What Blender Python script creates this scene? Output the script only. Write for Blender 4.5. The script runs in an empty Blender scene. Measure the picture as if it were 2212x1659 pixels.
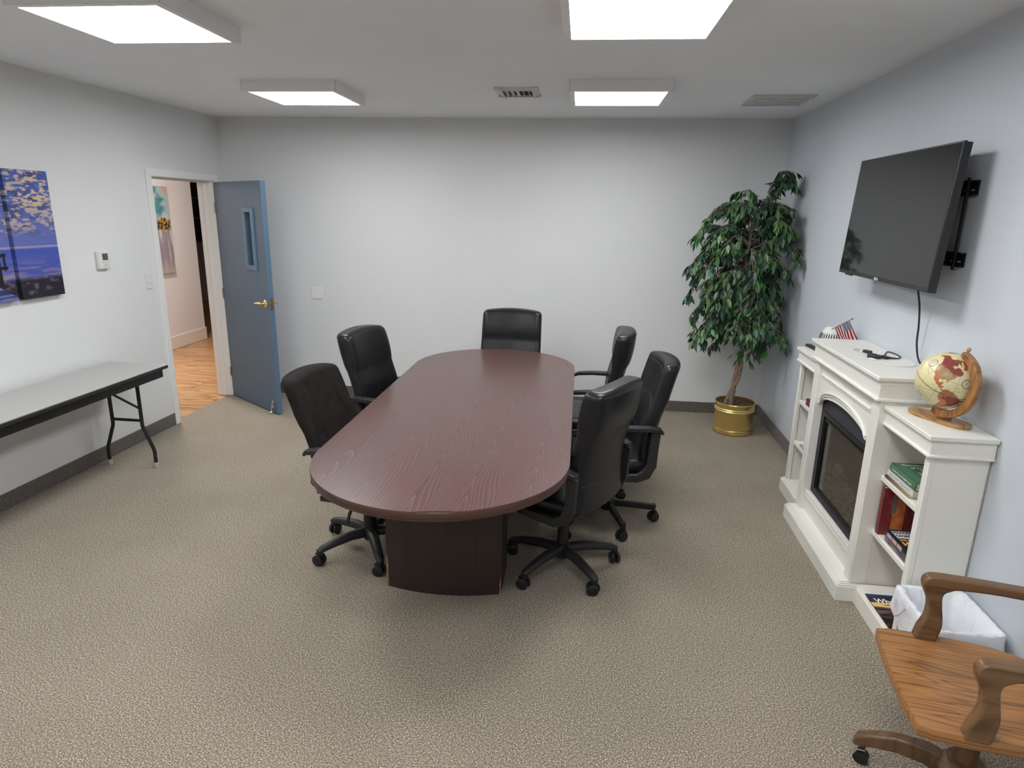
import bpy, math, random
import numpy as np
from mathutils import Vector, Matrix
PI = math.pi
C = bpy.context.scene.collection
S = bpy.context.scene

# ------------------------------------------------------------------ camera, world, exposure
F_PX, YAW, PITCH, ROLL, CAM_Z = 1387.346, 0.100195, -0.260844, 0.018418, 1.80831
def make_camera():
    cy, sy = math.cos(YAW), math.sin(YAW)
    fwd = Vector((-sy*math.cos(PITCH), cy*math.cos(PITCH), math.sin(PITCH)))
    right = Vector((cy, sy, 0)); up = right.cross(fwd)
    r = math.cos(ROLL)*right + math.sin(ROLL)*up
    u = -math.sin(ROLL)*right + math.cos(ROLL)*up
    cam = bpy.data.cameras.new('camera'); cam.sensor_width = 36; cam.sensor_fit = 'HORIZONTAL'
    cam.lens = F_PX*36/2212; cam.clip_start = 0.05; cam.clip_end = 100
    o = bpy.data.objects.new('camera', cam); C.objects.link(o)
    m = Matrix(((r.x, u.x, -fwd.x, 0), (r.y, u.y, -fwd.y, 0), (r.z, u.z, -fwd.z, CAM_Z), (0, 0, 0, 1)))
    o.matrix_world = m
    S.camera = o
make_camera()
w = bpy.data.worlds.new('world'); S.world = w; w.use_nodes = True
w.node_tree.nodes['Background'].inputs[0].default_value = (0.6, 0.65, 0.7, 1)
w.node_tree.nodes['Background'].inputs[1].default_value = 0.0
S.view_settings.view_transform = 'Standard'; S.view_settings.look = 'None'
S.view_settings.gamma = 1; S.view_settings.use_curve_mapping = False
S.view_settings.exposure = 0.0
LIGHT = 24.5                       # radiance of the ceiling panels
PANEL_COL = (0.97, 0.985, 1.0)

# room numbers (metres)
WL, WR, WD, WH = 3.3743, 1.7327, 6.0102, 2.6079
SL, SR = -0.0172, -0.02784
def xr(y): return WR + SR*(WD-y)       # inner face of the right wall
def xl(y): return -WL + SL*(WD-y)      # inner face of the left wall
ROT_R = math.atan(SR); ROT_L = math.atan(SL)

# ------------------------------------------------------------------ mesh helpers
class G:
    def __init__(s): s.v = []; s.f = []; s.m = []; s.c = None; s.mi = 0; s.X = None
    def add(s, vs, fs):
        o = len(s.v)
        if s.X is not None: vs = [s.X @ Vector(p) for p in vs]
        s.v += [tuple(p) for p in vs]; s.f += [tuple(i+o for i in f) for f in fs]; s.m += [s.mi]*len(fs)
        return s
    def box(s, x0, x1, y0, y1, z0, z1):
        if x0 > x1: x0, x1 = x1, x0
        if y0 > y1: y0, y1 = y1, y0
        if z0 > z1: z0, z1 = z1, z0
        v = [(x, y, z) for z in (z0, z1) for y in (y0, y1) for x in (x0, x1)]
        return s.add(v, [(0, 2, 3, 1), (4, 5, 7, 6), (0, 1, 5, 4), (2, 6, 7, 3), (0, 4, 6, 2), (1, 3, 7, 5)])
    def rings(s, R, cap=True, closed=False):
        n = len(R[0]); vs = [p for r in R for p in r]; fs = []
        m = len(R)
        for i in range(m if closed else m-1):
            a = i*n; b = ((i+1) % m)*n
            for j in range(n):
                k = (j+1) % n
                fs.append((a+j, a+k, b+k, b+j))
        if cap and not closed:
            fs.append(tuple(range(n-1, -1, -1))); fs.append(tuple((m-1)*n+j for j in range(n)))
        return s.add(vs, fs)
    def prism(s, poly, z0, z1, M=None):
        A = sum(poly[i][0]*poly[(i+1) % len(poly)][1]-poly[(i+1) % len(poly)][0]*poly[i][1] for i in range(len(poly)))
        if A < 0: poly = poly[::-1]
        n = len(poly)
        v = [Vector((x, y, z0)) for x, y in poly]+[Vector((x, y, z1)) for x, y in poly]
        if M is not None: v = [M @ p for p in v]
        return s.add(v, [tuple(range(n-1, -1, -1)), tuple(range(n, 2*n))]+[(i, (i+1) % n, n+(i+1) % n, n+i) for i in range(n)])
    def lathe(s, prof, n=32, c=(0, 0, 0), M=None, cap=True):
        R = []
        for r, z in prof:
            ring = [Vector((c[0]+r*math.cos(2*PI*i/n), c[1]+r*math.sin(2*PI*i/n), c[2]+z)) for i in range(n)]
            if M is not None: ring = [M @ p for p in ring]
            R.append(ring)
        return s.rings(R, cap)
    def cyl(s, p0, p1, r0, r1=None, n=20):
        return s.tube([p0, p1], [r0, r0 if r1 is None else r1], n)
    def tube(s, pts, r, n=10, flat=None):
        pts = [Vector(p) for p in pts]; k = len(pts)
        if not isinstance(r, (list, tuple)): r = [r]*k
        t0 = (pts[1]-pts[0]).normalized()
        a = t0.orthogonal().normalized() if abs(t0.z) > .98 else t0.cross(Vector((0, 0, 1))).normalized()
        R = []
        for i in range(k):
            t = (pts[min(i+1, k-1)]-pts[max(i-1, 0)]).normalized()
            a = (a-t*a.dot(t)).normalized(); b = t.cross(a)
            fa, fb = flat if flat else (1, 1)
            R.append([pts[i]+a*(r[i]*fa*math.cos(2*PI*j/n))+b*(r[i]*fb*math.sin(2*PI*j/n)) for j in range(n)])
        return s.rings(R)
    def bar(s, pts, wdt, hgt, up=(0, 0, 1)):
        """rectangular section swept along pts; wdt/hgt may be lists"""
        pts = [Vector(p) for p in pts]; k = len(pts); up = Vector(up)
        W = wdt if isinstance(wdt, (list, tuple)) else [wdt]*k
        H = hgt if isinstance(hgt, (list, tuple)) else [hgt]*k
        R = []
        for i in range(k):
            t = (pts[min(i+1, k-1)]-pts[max(i-1, 0)]).normalized()
            a = t.cross(up).normalized(); b = a.cross(t).normalized()
            R.append([pts[i]+a*W[i]/2*sx+b*H[i]/2*sz for sx, sz in ((-1, -1), (1, -1), (1, 1), (-1, 1))])
        return s.rings(R)
    def grid(s, P, nu, nv, wrapu=False):
        fs = []
        for j in range(nv-1):
            for i in range(nu if wrapu else nu-1):
                k = (i+1) % nu
                fs.append((j*nu+i, j*nu+k, (j+1)*nu+k, (j+1)*nu+i))
        return s.add(P, fs)
    def ball(s, c, r, n=16, m=10, sz=1.0):
        prof = [(max(1e-4, r*math.sin(PI*i/m)), -r*sz*math.cos(PI*i/m)) for i in range(m+1)]
        return s.lathe(prof, n, c)
    def build(s, name, mats, parent=None, smooth=35, bevel=0, seg=2, sub=0, mods=None):
        me = bpy.data.meshes.new(name)
        me.from_pydata(s.v, [], s.f)
        if not isinstance(mats, (list, tuple)): mats = [mats]
        for m in mats: me.materials.append(m)
        if len(mats) > 1: me.polygons.foreach_set('material_index', s.m)
        me.validate(); me.update()
        if s.c is not None:
            at = me.color_attributes.new('Col', 'FLOAT_COLOR', 'POINT')
            arr = np.ones((len(me.vertices), 4), dtype=np.float32); cc = np.asarray(s.c, dtype=np.float32)
            arr[:len(cc), :3] = cc; at.data.foreach_set('color', arr.ravel())
        if smooth:
            me.shade_smooth(); me.set_sharp_from_angle(angle=math.radians(smooth))
        o = bpy.data.objects.new(name, me); C.objects.link(o)
        if parent is not None: o.parent = parent
        if bevel:
            b = o.modifiers.new('bevel', 'BEVEL'); b.width = bevel; b.segments = seg; b.limit_method = 'ANGLE'; b.angle_limit = math.radians(40)
            b.harden_normals = False
        if sub:
            q = o.modifiers.new('sub', 'SUBSURF'); q.levels = sub; q.render_levels = sub
        return o

def tag(o, label=None, cat=None, group=None, kind=None):
    if label: o['label'] = label
    if cat: o['category'] = cat
    if group: o['group'] = group
    if kind: o['kind'] = kind
    return o
def thing(name, label, cat, loc=(0, 0, 0), rz=0, group=None, kind=None):
    o = bpy.data.objects.new(name, None); C.objects.link(o); o.empty_display_size = .1
    o.location = loc; o.rotation_euler = (0, 0, rz)
    return tag(o, label, cat, group, kind)
def rwall(name, label, cat, s0, d=0, z=0, group=None, rz=0):
    """an Empty against the right wall: local -X goes into the room, +Y along the wall away from the viewer"""
    return thing(name, label, cat, (xr(s0)-d*math.cos(ROT_R), s0-d*math.sin(ROT_R), z), ROT_R+rz, group)
def lwall(name, label, cat, y0, z=0, group=None):
    """an Empty on the left wall: local +X goes into the room"""
    return thing(name, label, cat, (xl(y0), y0, z), ROT_L, group)

# ------------------------------------------------------------------ materials
def srgb(r, g, b):
    f = lambda c: (c/255/12.92) if c/255 <= .04045 else ((c/255+.055)/1.055)**2.4
    return (f(r), f(g), f(b))
def newmat(name):
    m = bpy.data.materials.new(name); m.use_nodes = True
    nt = m.node_tree; return m, nt, nt.nodes['Principled BSDF']
def N(nt, typ, **kw):
    n = nt.nodes.new(typ)
    for k, v in kw.items():
        if k in n.inputs.keys() if hasattr(n.inputs, 'keys') else False: n.inputs[k].default_value = v
        else: setattr(n, k, v)
    return n
def coords(nt, scale=(1, 1, 1), rot=(0, 0, 0), kind='Object'):
    t = nt.nodes.new('ShaderNodeTexCoord'); mp = nt.nodes.new('ShaderNodeMapping')
    mp.inputs['Scale'].default_value = scale; mp.inputs['Rotation'].default_value = rot
    nt.links.new(t.outputs[kind], mp.inputs[0]); return mp.outputs[0]
def noise(nt, vec, scale, detail=3, rough=.5, dist=0):
    n = nt.nodes.new('ShaderNodeTexNoise'); n.inputs['Scale'].default_value = scale
    n.inputs['Detail'].default_value = detail; n.inputs['Roughness'].default_value = rough; n.inputs['Distortion'].default_value = dist
    nt.links.new(vec, n.inputs['Vector']); return n.outputs['Fac']
def ramp(nt, fac, stops, interp='LINEAR'):
    r = nt.nodes.new('ShaderNodeValToRGB'); nt.links.new(fac, r.inputs[0]); e = r.color_ramp; e.interpolation = interp
    while len(e.elements) < len(stops): e.elements.new(.5)
    for el, (p, c) in zip(e.elements, stops):
        el.position = p; el.color = (c[0], c[1], c[2], 1) if not isinstance(c, (int, float)) else (c, c, c, 1)
    return r.outputs[0]
def mixc(nt, fac, a, b, blend='MIX'):
    m = nt.nodes.new('ShaderNodeMix'); m.data_type = 'RGBA'; m.blend_type = blend
    for sock, val in ((m.inputs[0], fac), (m.inputs[6], a), (m.inputs[7], b)):
        if isinstance(val, (int, float)): sock.default_value = val
        elif isinstance(val, tuple): sock.default_value = (*val, 1)
        else: nt.links.new(val, sock)
    return m.outputs[2]
def math_(nt, op, a, b=0.0):
    m = nt.nodes.new('ShaderNodeMath'); m.operation = op
    for i, v in enumerate((a, b)):
        if isinstance(v, (int, float)): m.inputs[i].default_value = v
        else: nt.links.new(v, m.inputs[i])
    return m.outputs[0]
def bump(nt, p, h, strength=.3, dist=.002):
    b = nt.nodes.new('ShaderNodeBump'); b.inputs['Strength'].default_value = strength; b.inputs['Distance'].default_value = dist
    nt.links.new(h, b.inputs['Height']); nt.links.new(b.outputs[0], p.inputs['Normal'])
def plain(name, col, rough=.5, metal=0, spec=.5, nz=None, var=0, vs=8, coat=0, trans=0, ior=1.45):
    """col linear; nz = (scale, strength, distance) fine bump; var = colour variation"""
    m, nt, p = newmat(name)
    p.inputs['Base Color'].default_value = (*col, 1); p.inputs['Roughness'].default_value = rough
    p.inputs['Metallic'].default_value = metal; p.inputs['Specular IOR Level'].default_value = spec
    p.inputs['Coat Weight'].default_value = coat; p.inputs['IOR'].default_value = ior
    if trans: p.inputs['Transmission Weight'].default_value = trans
    if nz or var:
        v = coords(nt)
    if nz: bump(nt, p, noise(nt, v, nz[0], 4), nz[1], nz[2])
    if var:
        f = noise(nt, v, vs, 4)
        a = tuple(c*(1-var) for c in col); b = tuple(min(1, c*(1+var)) for c in col)
        nt.links.new(ramp(nt, f, [(.3, a), (.7, b)]), p.inputs['Base Color'])
    return m
def wood(name, dark, light, along='y', ring=14, stretch=.12, scale=3, rough=.35, fine=.25, knots=False, spec=.5, rot=0, bumps=.1):
    m, nt, p = newmat(name)
    sc = {'x': (stretch, 1, 1), 'y': (1, stretch, 1), 'z': (1, 1, stretch)}[along]
    v = coords(nt, sc, (0, 0, rot))
    n1 = noise(nt, v, scale, 1.2, .35, .05)
    rings = math_(nt, 'FRACT', math_(nt, 'MULTIPLY', n1, ring))
    tri = math_(nt, 'ABSOLUTE', math_(nt, 'SUBTRACT', rings, .5))          # 0..0.5
    g = ramp(nt, tri, [(0, 0.0), (.12, .55), (.5, 1.0)])
    sc2 = {'x': (.02, 1, 1), 'y': (1, .02, 1), 'z': (1, 1, .02)}[along]
    v2 = coords(nt, sc2, (0, 0, rot)); n2 = noise(nt, v2, 220, 3, .6)
    f = mixc(nt, fine, g, n2)
    big = noise(nt, v, 1.3, 2)
    f = mixc(nt, .25, f, big)
    col = ramp(nt, f, [(.15, dark), (.8, light)])
    if knots:
        vk = coords(nt, (1, .35, 1)); vo = nt.nodes.new('ShaderNodeTexVoronoi'); vo.inputs['Scale'].default_value = 3.2
        nt.links.new(vk, vo.inputs['Vector'])
        k = ramp(nt, vo.outputs['Distance'], [(.04, 1.0), (.09, 0.0)])
        col = mixc(nt, k, col, tuple(c*.35 for c in dark))
    nt.links.new(col, p.inputs['Base Color']); p.inputs['Roughness'].default_value = rough; p.inputs['Specular IOR Level'].default_value = spec
    if bumps: bump(nt, p, n2, bumps, .001)
    return m
def attr_mat(name, rough=.5, spec=.5, nz=None):
    m, nt, p = newmat(name)
    a = nt.nodes.new('ShaderNodeAttribute'); a.attribute_name = 'Col'
    nt.links.new(a.outputs['Color'], p.inputs['Base Color']); p.inputs['Roughness'].default_value = rough
    p.inputs['Specular IOR Level'].default_value = spec
    if nz: bump(nt, p, noise(nt, coords(nt), nz[0], 3), nz[1], nz[2])
    return m
def emit(name, col, strength):
    m, nt, p = newmat(name); p.inputs['Base Color'].default_value = (.8, .8, .8, 1)
    p.inputs['Emission Color'].default_value = (*col, 1); p.inputs['Emission Strength'].default_value = strength
    return m

def carpet_mat(name, cols, scale=175):
    m, nt, p = newmat(name); v = coords(nt)
    n1 = noise(nt, v, scale, 2, .75); n2 = noise(nt, v, scale*2.3, 1, .6); n3 = noise(nt, v, 2.2, 3, .5)
    f = mixc(nt, .35, n1, n2)
    col = ramp(nt, f, [(.36, cols[0]), (.46, cols[1]), (.54, cols[2]), (.64, cols[3])])
    col = mixc(nt, ramp(nt, n3, [(.35, .0), (.7, .22)]), col, cols[1])
    nt.links.new(col, p.inputs['Base Color']); p.inputs['Roughness'].default_value = .95; p.inputs['Specular IOR Level'].default_value = .1
    p.inputs['Sheen Weight'].default_value = .15
    bump(nt, p, f, .5, .005)
    return m

M = {}
M['wall'] = plain('wall paint', (.715, .720, .722), .75, spec=.25, nz=(140, .12, .002), var=.015, vs=1.2)
M['wall_blue'] = plain('blue grey wall paint', (.585, .62, .665), .7, spec=.25, nz=(140, .12, .002), var=.015, vs=1.2)
M['ceiling'] = plain('ceiling paint', (.86, .885, .91), .9, spec=.1, nz=(90, .25, .003), var=.015, vs=2)
M['carpet'] = carpet_mat('carpet', [(.020, .014, .008), (.182, .147, .106), (.318, .270, .207), (.84, .76, .64)])
M['cove'] = carpet_mat('carpet cove base', [(.05, .043, .036), (.11, .097, .083), (.16, .14, .12), (.25, .225, .19)])
M['trim'] = plain('white trim paint', (.82, .82, .80), .45, nz=(30, .1, .001))
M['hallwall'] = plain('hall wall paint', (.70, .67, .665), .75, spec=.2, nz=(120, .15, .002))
M['doorblue'] = plain('blue door paint', (.095, .158, .235), .5, nz=(60, .25, .002), var=.05, vs=5)
M['brass'] = plain('polished brass', (.95, .74, .30), .27, 1, nz=(40, .05, .001))
M['brass_dull'] = plain('aged brass', (.55, .42, .25), .3, 1)
M['chrome'] = plain('bright steel', (.7, .7, .7), .2, 1)
M['glass'] = plain('glass', (.9, .95, .95), .03, trans=1.0)
M['black_plastic'] = plain('black plastic', (.018, .018, .019), .48, nz=(300, .2, .0008))
M['black_metal'] = plain('black enamel', (.012, .012, .013), .35)
M['leather'] = plain('black leather', (.0095, .0095, .0115), .33, spec=.42, nz=(170, .25, .0012), var=.15, vs=12)
M['leather_shell'] = plain('black vinyl', (.032, .032, .034), .5, spec=.4, nz=(260, .3, .001))
M['fabric_black'] = plain('black brown fabric', (.020, .0165, .0155), .85, spec=.12, nz=(400, .6, .0015), var=.2, vs=20)
M['seam'] = plain('seam', (.022, .022, .024), .28)
M['seam_dark'] = plain('dark stitching', (.006, .005, .005), .8)
M['caster'] = plain('caster rubber', (.012, .012, .012), .4)
M['mahogany'], nt, p = newmat('mahogany laminate')
v = coords(nt, (1, 1, 1), (0, 0, .05)); sp = nt.nodes.new('ShaderNodeSeparateXYZ'); nt.links.new(v, sp.inputs[0])
vs_ = coords(nt, (1, .22, 1)); wn1 = noise(nt, vs_, 3.2, 2, .5); wn2 = noise(nt, vs_, 9, 2, .5)
xw = math_(nt, 'ADD', sp.outputs[0], math_(nt, 'MULTIPLY', wn1, .12))
fl_ = math_(nt, 'SUBTRACT', math_(nt, 'FRACT', math_(nt, 'DIVIDE', xw, .21)), .5)       # one flitch of veneer every 21 cm
au = math_(nt, 'SQRT', math_(nt, 'ADD', math_(nt, 'MULTIPLY', fl_, fl_), .0016))
val = math_(nt, 'ADD', math_(nt, 'MULTIPLY', au, 15.0), math_(nt, 'MULTIPLY', sp.outputs[1], 4.5))
val = math_(nt, 'ADD', val, math_(nt, 'MULTIPLY', wn1, 8.0)); val = math_(nt, 'ADD', val, math_(nt, 'MULTIPLY', wn2, 1.2))
rr_ = math_(nt, 'FRACT', val); rr2 = math_(nt, 'FRACT', math_(nt, 'MULTIPLY', val, 3.0))
g1 = ramp(nt, rr_, [(0, 1.0), (.12, .25), (.7, .45), (1, 1.0)]); g2 = ramp(nt, rr2, [(0, .9), (.25, .3), (1, .5)])
fb_ = noise(nt, coords(nt, (1, .015, 1), (0, 0, .05)), 260, 3, .6)
f_ = mixc(nt, .35, g1, g2); f_ = mixc(nt, .30, f_, fb_)
cA_ = ramp(nt, f_, [(.20, (.058, .025, .023)), (.78, (.165, .098, .088))])
cB_ = ramp(nt, noise(nt, coords(nt, (1, .3, 1)), 5, 2), [(.35, (1.0, .86, .86)), (.65, (.92, 1.0, .96))])
nt.links.new(mixc(nt, 1.0, cA_, cB_, 'MULTIPLY'), p.inputs['Base Color']); p.inputs['Roughness'].default_value = .29
M['mahog_edge'] = wood('mahogany edge', (.038, .016, .013), (.085, .036, .028), 'x', 5, .1, 5, .35, .5)
M['mahog_dark'] = wood('dark mahogany panel', (.020, .012, .010), (.038, .021, .018), 'z', 8, .06, 6, .45, .6)
M['chip'] = plain('bare particle board', (.30, .17, .09), .9, nz=(300, 1, .002), var=.5, vs=150)
M['chip_dark'] = plain('dark particle board', (.10, .062, .035), .9, nz=(400, 1, .002), var=.8, vs=300)
M['oak'] = wood('golden oak', (.145, .055, .017), (.46, .20, .072), 'x', 10, .09, 6, .34, .35, bumps=.15)
M['oak_dark'] = wood('worn dark oak', (.055, .027, .012), (.17, .088, .042), 'z', 6, .1, 10, .4, .5, bumps=.2)
M['pine'] = wood('pine boards', (.40, .19, .075), (.78, .50, .25), 'x', 10, .10, 4, .3, .3, knots=True)
M['olive'] = wood('olive wood', (.16, .062, .02), (.56, .29, .11), 'y', 9, .25, 16, .35, .25)
M['cream'] = plain('cream painted wood', (.80, .785, .72), .4, nz=(25, .06, .001), var=.015, vs=3)
M['cream_in'] = plain('cream melamine', (.74, .69, .64), .55)
M['charcoal'] = plain('charcoal felt panel', (.038, .038, .052), .7, nz=(500, .4, .001), var=.2, vs=200)
M['firebox'] = plain('firebox lining', (.05, .045, .036), .6, var=.3, vs=60, nz=(90, 1, .004))
M['tvscreen'] = plain('television screen', (.016, .0165, .018), .055, spec=.6)
M['tvbody'] = plain('television plastic', (.022, .022, .023), .38)
M['white_plastic'] = plain('white plastic', (.72, .71, .68), .4)
M['grey_lam'] = plain('grey laminate', (.43, .42, .40), .45, nz=(200, .08, .0006), var=.03, vs=60)
M['grille'] = plain('painted grille', (.58, .58, .56), .5)
M['dark'] = plain('dark gap', (.01, .01, .01), .8)
M['text_white'] = plain('printed white', (.82, .82, .78), .6)
M['panel'] = emit('lit diffuser', PANEL_COL, LIGHT)

# ------------------------------------------------------------------ room shell
def struct(name, g, m, **kw):
    o = g.build(name, m, **kw); o['kind'] = 'structure'; return o
BACK = -3.4
g = G(); g.box(-WL-.25, WR+.15, BACK-.1, WD+.12, -.12, 0)
# the carpet stops at the doorway: left edge follows the wall
g = G(); g.prism([(xl(BACK)-.05, BACK-.1), (xr(BACK)+.12, BACK-.1), (WR+.12, WD+.12), (xl(WD)-.05, WD+.12)], -.12, 0)
struct('floor', g, M['carpet'], smooth=0)
g = G(); g.prism([(-9.2, BACK-.2), (WR+.2, BACK-.2), (WR+.2, 13), (-9.2, 13)], WH, WH+.12)
struct('ceiling', g, M['ceiling'], smooth=0)
g = G(); g.box(-WL-.145, WR+.15, WD, WD+.12, 0, WH)
struct('wall_back', g, M['wall'], smooth=0)
g = G(); g.prism([(xr(WD), WD), (xr(WD)+.12, WD), (xr(BACK)+.12, BACK-.1), (xr(BACK), BACK-.1)], 0, WH)
struct('wall_right', g, M['wall_blue'], smooth=0)
g = G(); g.box(-WL-.3, WR+.15, BACK-.1, BACK, 0, WH)
struct('wall_front', g, M['wall'], smooth=0)
DY1, DY2, DH = 4.972, 5.832, 2.032          # clear door opening
TH = .14
def lw_seg(g, y0, y1, z0, z1, a=0, b=-TH):
    g.prism([(xl(y0)+a, y0), (xl(y1)+a, y1), (xl(y1)+b, y1), (xl(y0)+b, y0)], z0, z1)
g = G(); lw_seg(g, BACK, DY1-.02, 0, WH); lw_seg(g, DY1-.02, DY2+.02, DH+.02, WH); lw_seg(g, DY2+.02, WD, 0, WH)
struct('wall_left', g, M['wall'], smooth=0)
# carpet cove base
CB = .102
g = G(); g.box(xl(WD)+.001, xr(WD)-.001, WD-.012, WD, 0, CB); struct('baseboard_back', g, M['cove'], bevel=.003)
g = G(); g.prism([(xr(WD-.012), WD-.012), (xr(BACK), BACK), (xr(BACK)-.012, BACK), (xr(WD-.012)-.012, WD-.012)], 0, CB)
struct('baseboard_right', g, M['cove'], bevel=.003)
g = G(); lw_seg(g, BACK, 4.911, 0, CB, .012, 0); struct('baseboard_left', g, M['cove'], bevel=.003)
# door frame: jamb lining, stops and casing
g = G()
lw_seg(g, DY1-.02, DY1, 0, DH+.02, .002, -TH-.002); lw_seg(g, DY2, DY2+.02, 0, DH+.02, .002, -TH-.002)
lw_seg(g, DY1, DY2, DH, DH+.02, .002, -TH-.002)
lw_seg(g, DY1, DY1+.012, 0, DH, -.055, -.10); lw_seg(g, DY2-.012, DY2, 0, DH, -.055, -.10); lw_seg(g, DY1, DY2, DH-.012, DH, -.055, -.10)
CW = .058
for a, b in ((.018, 0), (-TH, -TH-.016)):
    lw_seg(g, DY1-.004-CW, DY1-.004, 0, DH+.004+CW, a, b); lw_seg(g, DY2+.004, DY2+.004+CW, 0, DH+.004+CW, a, b)
    lw_seg(g, DY1-.004, DY2+.004, DH+.004, DH+.004+CW, a, b)
struct('trim_1', g, M['trim'], smooth=0, bevel=.003)

# ------------------------------------------------------------------ hall beyond the door
g = G(); g.prism([(-9.2, 3.4), (xl(3.4)-.05, 3.4), (xl(13)-.06, 13), (-9.2, 13)], -.12, -.002)
m, nt, p = newmat('pine floor')
v = coords(nt, (1, 1, 1)); sep = nt.nodes.new('ShaderNodeSeparateXYZ'); nt.links.new(v, sep.inputs[0])
row = math_(nt, 'FLOOR', math_(nt, 'DIVIDE', sep.outputs[1], .085))
wn = nt.nodes.new('ShaderNodeTexWhiteNoise'); wn.noise_dimensions = '1D'; nt.links.new(row, wn.inputs['W'])
cb = nt.nodes.new('ShaderNodeCombineXYZ')
nt.links.new(math_(nt, 'ADD', math_(nt, 'MULTIPLY', sep.outputs[0], .12), math_(nt, 'MULTIPLY', wn.outputs['Value'], 9)), cb.inputs[0])
nt.links.new(sep.outputs[1], cb.inputs[1]); nt.links.new(row, cb.inputs[2])
n1 = noise(nt, cb.outputs[0], 5, 3, .5); rg = math_(nt, 'FRACT', math_(nt, 'MULTIPLY', n1, 7))
col = ramp(nt, rg, [(0, (.27, .115, .04)), (.3, (.45, .245, .105)), (1, (.58, .345, .165))])
col = mixc(nt, math_(nt, 'MULTIPLY', wn.outputs['Value'], .3), col, (.34, .16, .06))
vk = coords(nt, (1, 2.2, 1)); vo = nt.nodes.new('ShaderNodeTexVoronoi'); vo.inputs['Scale'].default_value = 2.6; nt.links.new(vk, vo.inputs['Vector'])
col = mixc(nt, ramp(nt, vo.outputs['Distance'], [(.05, 1.0), (.11, 0.0)]), col, (.12, .045, .02))
gap = math_(nt, 'FRACT', math_(nt, 'DIVIDE', sep.outputs[1], .085))
col = mixc(nt, ramp(nt, gap, [(0, .8), (.03, 0.0)]), col, (.15, .07, .03))
nt.links.new(col, p.inputs['Base Color']); p.inputs['Roughness'].default_value = .28
g2 = g; struct('floor_hall', g2, m, smooth=0)
HX = -5.24
g = G(); g.box(HX-.14, HX, 3.4, 8.50, 0, WH); struct('wall_hall_side', g, M['hallwall'], smooth=0)
g = G(); g.box(HX, HX+.018, 3.45, 8.52, 0, .165); g.box(HX-.16, HX+.018, 8.50, 8.52, 0, .165)
struct('baseboard_hall', g, plain('hall baseboard paint', (.74, .68, .60), .45), smooth=0, bevel=.003)
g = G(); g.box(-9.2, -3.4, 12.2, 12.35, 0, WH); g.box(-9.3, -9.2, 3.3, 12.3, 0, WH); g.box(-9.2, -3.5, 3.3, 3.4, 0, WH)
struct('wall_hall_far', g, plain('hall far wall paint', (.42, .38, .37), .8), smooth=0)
g = G(); g.box(-3.55, -3.43, 6.14, 12.2, 0, WH); struct('wall_hall_near', g, M['hallwall'], smooth=0)
t = thing('hall_shelf_unit', 'dark wooden shelf cabinet at the far end of the hall seen through the doorway', 'cabinet', (-6.9, 11.0, 0))
mw = plain('hall dark wood', (.035, .018, .012), .4)
g = G(); g.box(-.5, .75, .28, .30, 1.20, 2.35); g.build('back_panel', mw, t)
for x in (-.5, .73):
    g = G(); g.box(x, x+.02, 0, .28, 1.20, 2.35); g.build('side_panel', mw, t)
for z in (1.20, 1.60, 1.95, 2.33):
    g = G(); g.box(-.48, .73, 0, .28, z, z+.025); g.build('shelf', plain('shelf wood', (.10, .05, .028), .4), t)
for x in (-.5, .70):
    g = G(); g.box(x, x+.05, .22, .28, 0, 1.20); g.build('leg', mw, t)
# unseen lamp, added out of view to light the hall
t = thing('hall_fill_light', 'added unseen round warm ceiling lamp lighting the hall beyond the blue door', 'light', (-4.35, 6.4, WH))
g = G(); g.lathe([(.001, -.085), (.10, -.08), (.16, -.055), (.18, -.02)], 32); g.build('shade', emit('warm fill glow', (1, .94, .88), 180), t)
g = G(); g.lathe([(.19, -.02), (.19, 0)], 32); g.build('rim', M['trim'], t)

# ------------------------------------------------------------------ numpy noise for painted surfaces
rng = np.random.RandomState(7)
def vnoise(x, y, seed=0):
    def h(i, j):
        n = (i*374761393+j*668265263+seed*974634777) & 0xffffffff
        n = ((n ^ (n >> 13))*1274126177) & 0xffffffff
        return ((n ^ (n >> 16)) & 0xffff)/65535.0
    xi = np.floor(x).astype(np.int64); yi = np.floor(y).astype(np.int64); fx = x-xi; fy = y-yi
    fx = fx*fx*(3-2*fx); fy = fy*fy*(3-2*fy)
    a, b, c, d = h(xi, yi), h(xi+1, yi), h(xi, yi+1), h(xi+1, yi+1)
    return (a*(1-fx)+b*fx)*(1-fy)+(c*(1-fx)+d*fx)*fy
def fbm(x, y, o=4, seed=0):
    s = 0; a = .5; t = 0
    for i in range(o):
        s = s+a*vnoise(x*2**i, y*2**i, seed+i*17); t += a; a *= .5
    return s/t
def ss(a, b, x): t = np.clip((x-a)/(b-a), 0, 1); return t*t*(3-2*t)
def lerp(a, b, t): return a*(1-t[..., None])+b*t[..., None]
def col_(r, g_, b): return np.array(srgb(r, g_, b))

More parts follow.
